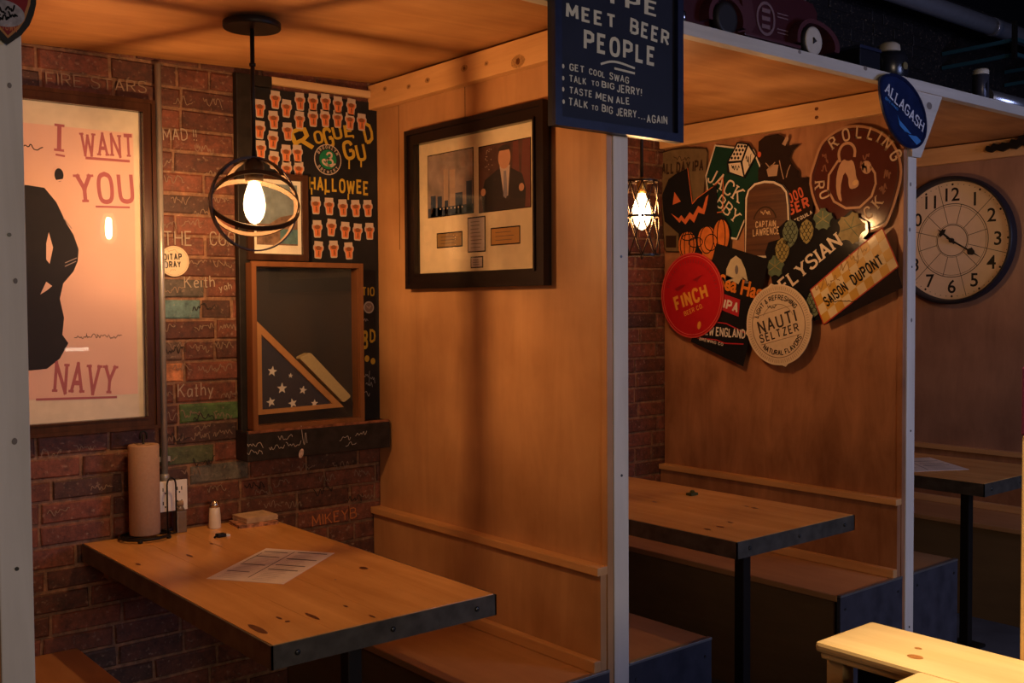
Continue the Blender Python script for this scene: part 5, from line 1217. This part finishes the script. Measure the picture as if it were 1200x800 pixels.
for cx_, tail in ((2.62, 1.2), (3.075, 2.0)):
    fender(cx_, .060, 2.108, tail); fender(cx_, .060, 2.445, tail)
    for y in (2.118, 2.42):
        m = MB(); m.lathe((cx_, y, SH + .053), [(.040, -.014), (.050, -.012), (.053, 0), (.050, .012), (.040, .014)], 28, 'y'); wh = m.build('wheel', P('toy_rubber', .02, .018, .02), t)
        if cx_ > 3:
            m = MB(); f = -1 if y < 2.2 else 1; m.lathe((cx_, y, SH + .053), [(.048, f * .011), (.048, f * .016), (.040, f * .018), (.012, f * .0165)], 28, 'y'); m.build('hubcap', P('cream_wheel', .50, .45, .38, rough=.35), wh)
            m = MB(); m.lathe((cx_, y, SH + .053), [(.013, f * .0168), (.012, f * .021), (.005, f * .022)], 3, 'y'); m.build('hub_nut', P('toy_rubber', .02, .018, .02), wh)
m = MB(); m.box(2.70, 3.00, 2.10, 2.44, SH + .014, SH + .026, .003); m.build('running_board', MARF, t)
m = MB(); m.prism(tl, [(2.71, SH + .03), (2.77, SH + .03), (2.805, SH + .07), (2.79, SH + .12), (2.77, SH + .19), (2.71, SH + .22), (2.735, SH + .12)], -.02, -.012); m.build('sweep_panel', MARF, t)
m = MB(); c = (2.865, SH + .101); m.band(wallp(2.144), ell(c, .050, .056), ell(c, .041, .046), 0, .0014)
for k in (-1, 0, 1): m.flat(wallp(2.144), rect(c[0] - .022, c[0] + .022, c[1] + k * .026 - .007, c[1] + k * .026 + .007), .0014)
for zz in (.118, .130, .066, .078):
    m.flat(wallp(2.144), rect(2.925, 2.985, SH + zz - .002, SH + zz + .002), .0014)
m.build('round_badge', P('badge_mauve', .17, .10, .11), t)
m = MB(); m.box(2.97, 3.13, 2.16, 2.36, SH + .196, SH + .202, .002)
for k in range(6): m.box(2.985 + k * .024, 2.993 + k * .024, 2.16, 2.36, SH + .202, SH + .216, .001)
m.build('hood_vent', P('grey_tin', .22, .20, .22, rough=.4, metal=.5), t)
for yy in (2.17, 2.33):
    m = MB(); m.lathe((3.145, yy, SH + .14), [(.004, -.03), (.022, -.02), (.026, 0), (.022, .012)], 18, 'x'); m.build('headlamp', P('cream_wheel', .50, .45, .38), t)
m = MB(); m.lathe((2.40, 2.10, SH), [(.012, 0), (.012, .03), (.009, .036)], 14)
tag(m.build('chrome_cap', P('chrome', .55, .53, .5)), 'small chrome bottle stopper on the shelf behind the chalkboard', 'stopper')
# black lidded jug and beaded chain
t = thing('black_jug', 'black lidded jug with a cream cap on the shelf above the blue oval sign', 'jug', (3.60, 2.17, SH))
m = MB(); m.lathe((3.66, 2.17, SH), [(.062, 0), (.070, .006), (.070, .085), (.060, .104), (.046, .112)], 28); m.build('jug_body', P('jug_black', .012, .012, .016, rough=.25, spec=.6), t)
m = MB(); m.lathe((3.66, 2.17, SH + .1125), [(.040, 0), (.042, .006), (.040, .026), (.026, .036), (.006, .038)], 24); m.build('cap', P('jug_cap', .42, .36, .28), t)
m = MB(); m.tube([(3.595, 2.17, SH + .02), (3.555, 2.165, SH + .03), (3.54, 2.165, SH + .06), (3.56, 2.165, SH + .09), (3.598, 2.17, SH + .085)], .009, 10); m.build('handle', P('jug_black', .012, .012, .016), t)
m = MB(); m.prism(wallp(2.0985), ell((3.655, SH + .05), .016, .014), -.003, .001); m.build('badge', P('jug_badge', .16, .13, .06), t)
m = MB()
for k in range(14): m.lathe((3.755 + .006 * math.sin(k * 1.3), 2.14 + .002 * k, SH + .0025 + .0055 * k), [(.001, -.003), (.0035, -.0015), (.0035, .0015), (.001, .003)], 8)
t = thing('black_box', 'low black box behind the oval sign on the shelf', 'box', (3.47, 2.19, SH))
m2 = MB(); m2.box(3.40, 3.535, 2.13, 2.27, SH, SH + .085, .004); m2.build('carton', P('carton_black', .010, .010, .016, rough=.4), t)
m2 = MB(); m2.box(3.397, 3.538, 2.127, 2.273, SH + .0855, SH + .098, .003); m2.build('lid', P('carton_navy', .018, .022, .05, rough=.35), t)
tag(m.build('bead_chain', P('chrome', .55, .53, .5)), 'short silver bead chain standing beside the black jug', 'chain')
t = thing('pint_can', 'dark beer can with a pale top band on the roof shelf', 'can', (4.31, 2.13, SH))
m = MB(); m.lathe((4.31, 2.135, SH), [(.026, 0), (.033, .008), (.033, .105), (.031, .109)], 26); m.build('can_body', P('can_slate', .045, .045, .06, rough=.3, metal=.3), t)
m = MB(); m.lathe((4.31, 2.135, SH + .1095), [(.031, 0), (.033, .003), (.033, .017), (.028, .024), (.026, .022)], 26); m.build('pale_band', P('can_pale', .52, .47, .38, rough=.35), t)
m = MB(); m.prism(wallp(2.103), ell((4.305, SH + .055), .012, .022, 0, 16), -.004, .0006); m.build('can_emblem', P('can_ink', .014, .014, .02), t)
m = MB(); m.tube([(4.42, 2.165, SH + .036), (5.3, 2.165, SH + .036)], .034, 20)
tag(m.build('steel_tube', P('steel_tube', .55, .56, .60, rough=.25, metal=.9)), 'shiny steel tube lying on the roof shelf beyond the can', 'tube')
# pipes below the dark ceiling
DUCT = P('duct_blue_grey', .62, .63, .72, rough=.32, metal=.8)
m = MB(); m.tube([(2.5, 3.0, H + 1.635), (8.2, 3.0, H + 1.635)], .05, 20)
for x in (4.6, 6.2, 7.6): m.hoop((x, 3.0, H + 1.635), (1, 0, 0), .053, .03, .003, 24)
tag(m.build('ceiling_duct', DUCT), 'thick round bluish metal duct running under the dark ceiling', 'duct')
m = MB(); m.tube([(2.5, 2.6, H + 1.745), (8.2, 2.6, H + 1.745)], .014, 12)
tag(m.build('thin_pipe', DUCT), 'thin metal pipe running above the thick duct', 'pipe')
t = thing('wall_rack', 'dark teal metal rack high on the darkened wall under the duct', 'rack', (6.1, 3.15, H + 1.40))
m = MB(); tl_ = P('teal_metal', .05, .16, .20, rough=.35, metal=.5)
for k in range(2):
    zz = H + 1.42 + k * .085; m.box(6.12, 6.95, 2.82, 2.84, zz, zz + .022, .002); m.box(6.12, 6.14, 2.84, 3.275, zz, zz + .022, .002); m.box(6.93, 6.95, 2.84, 3.275, zz, zz + .022, .002)
m.build('rail', tl_, t)
m = MB(); m.box(6.095, 6.12, 2.815, 2.84, H + 1.40, H + 1.62, .002); m.build('upright', BLACKM, t); m = MB(); m.box(6.95, 6.975, 2.815, 2.84, H + 1.40, H + 1.62, .002); m.build('upright', BLACKM, t)
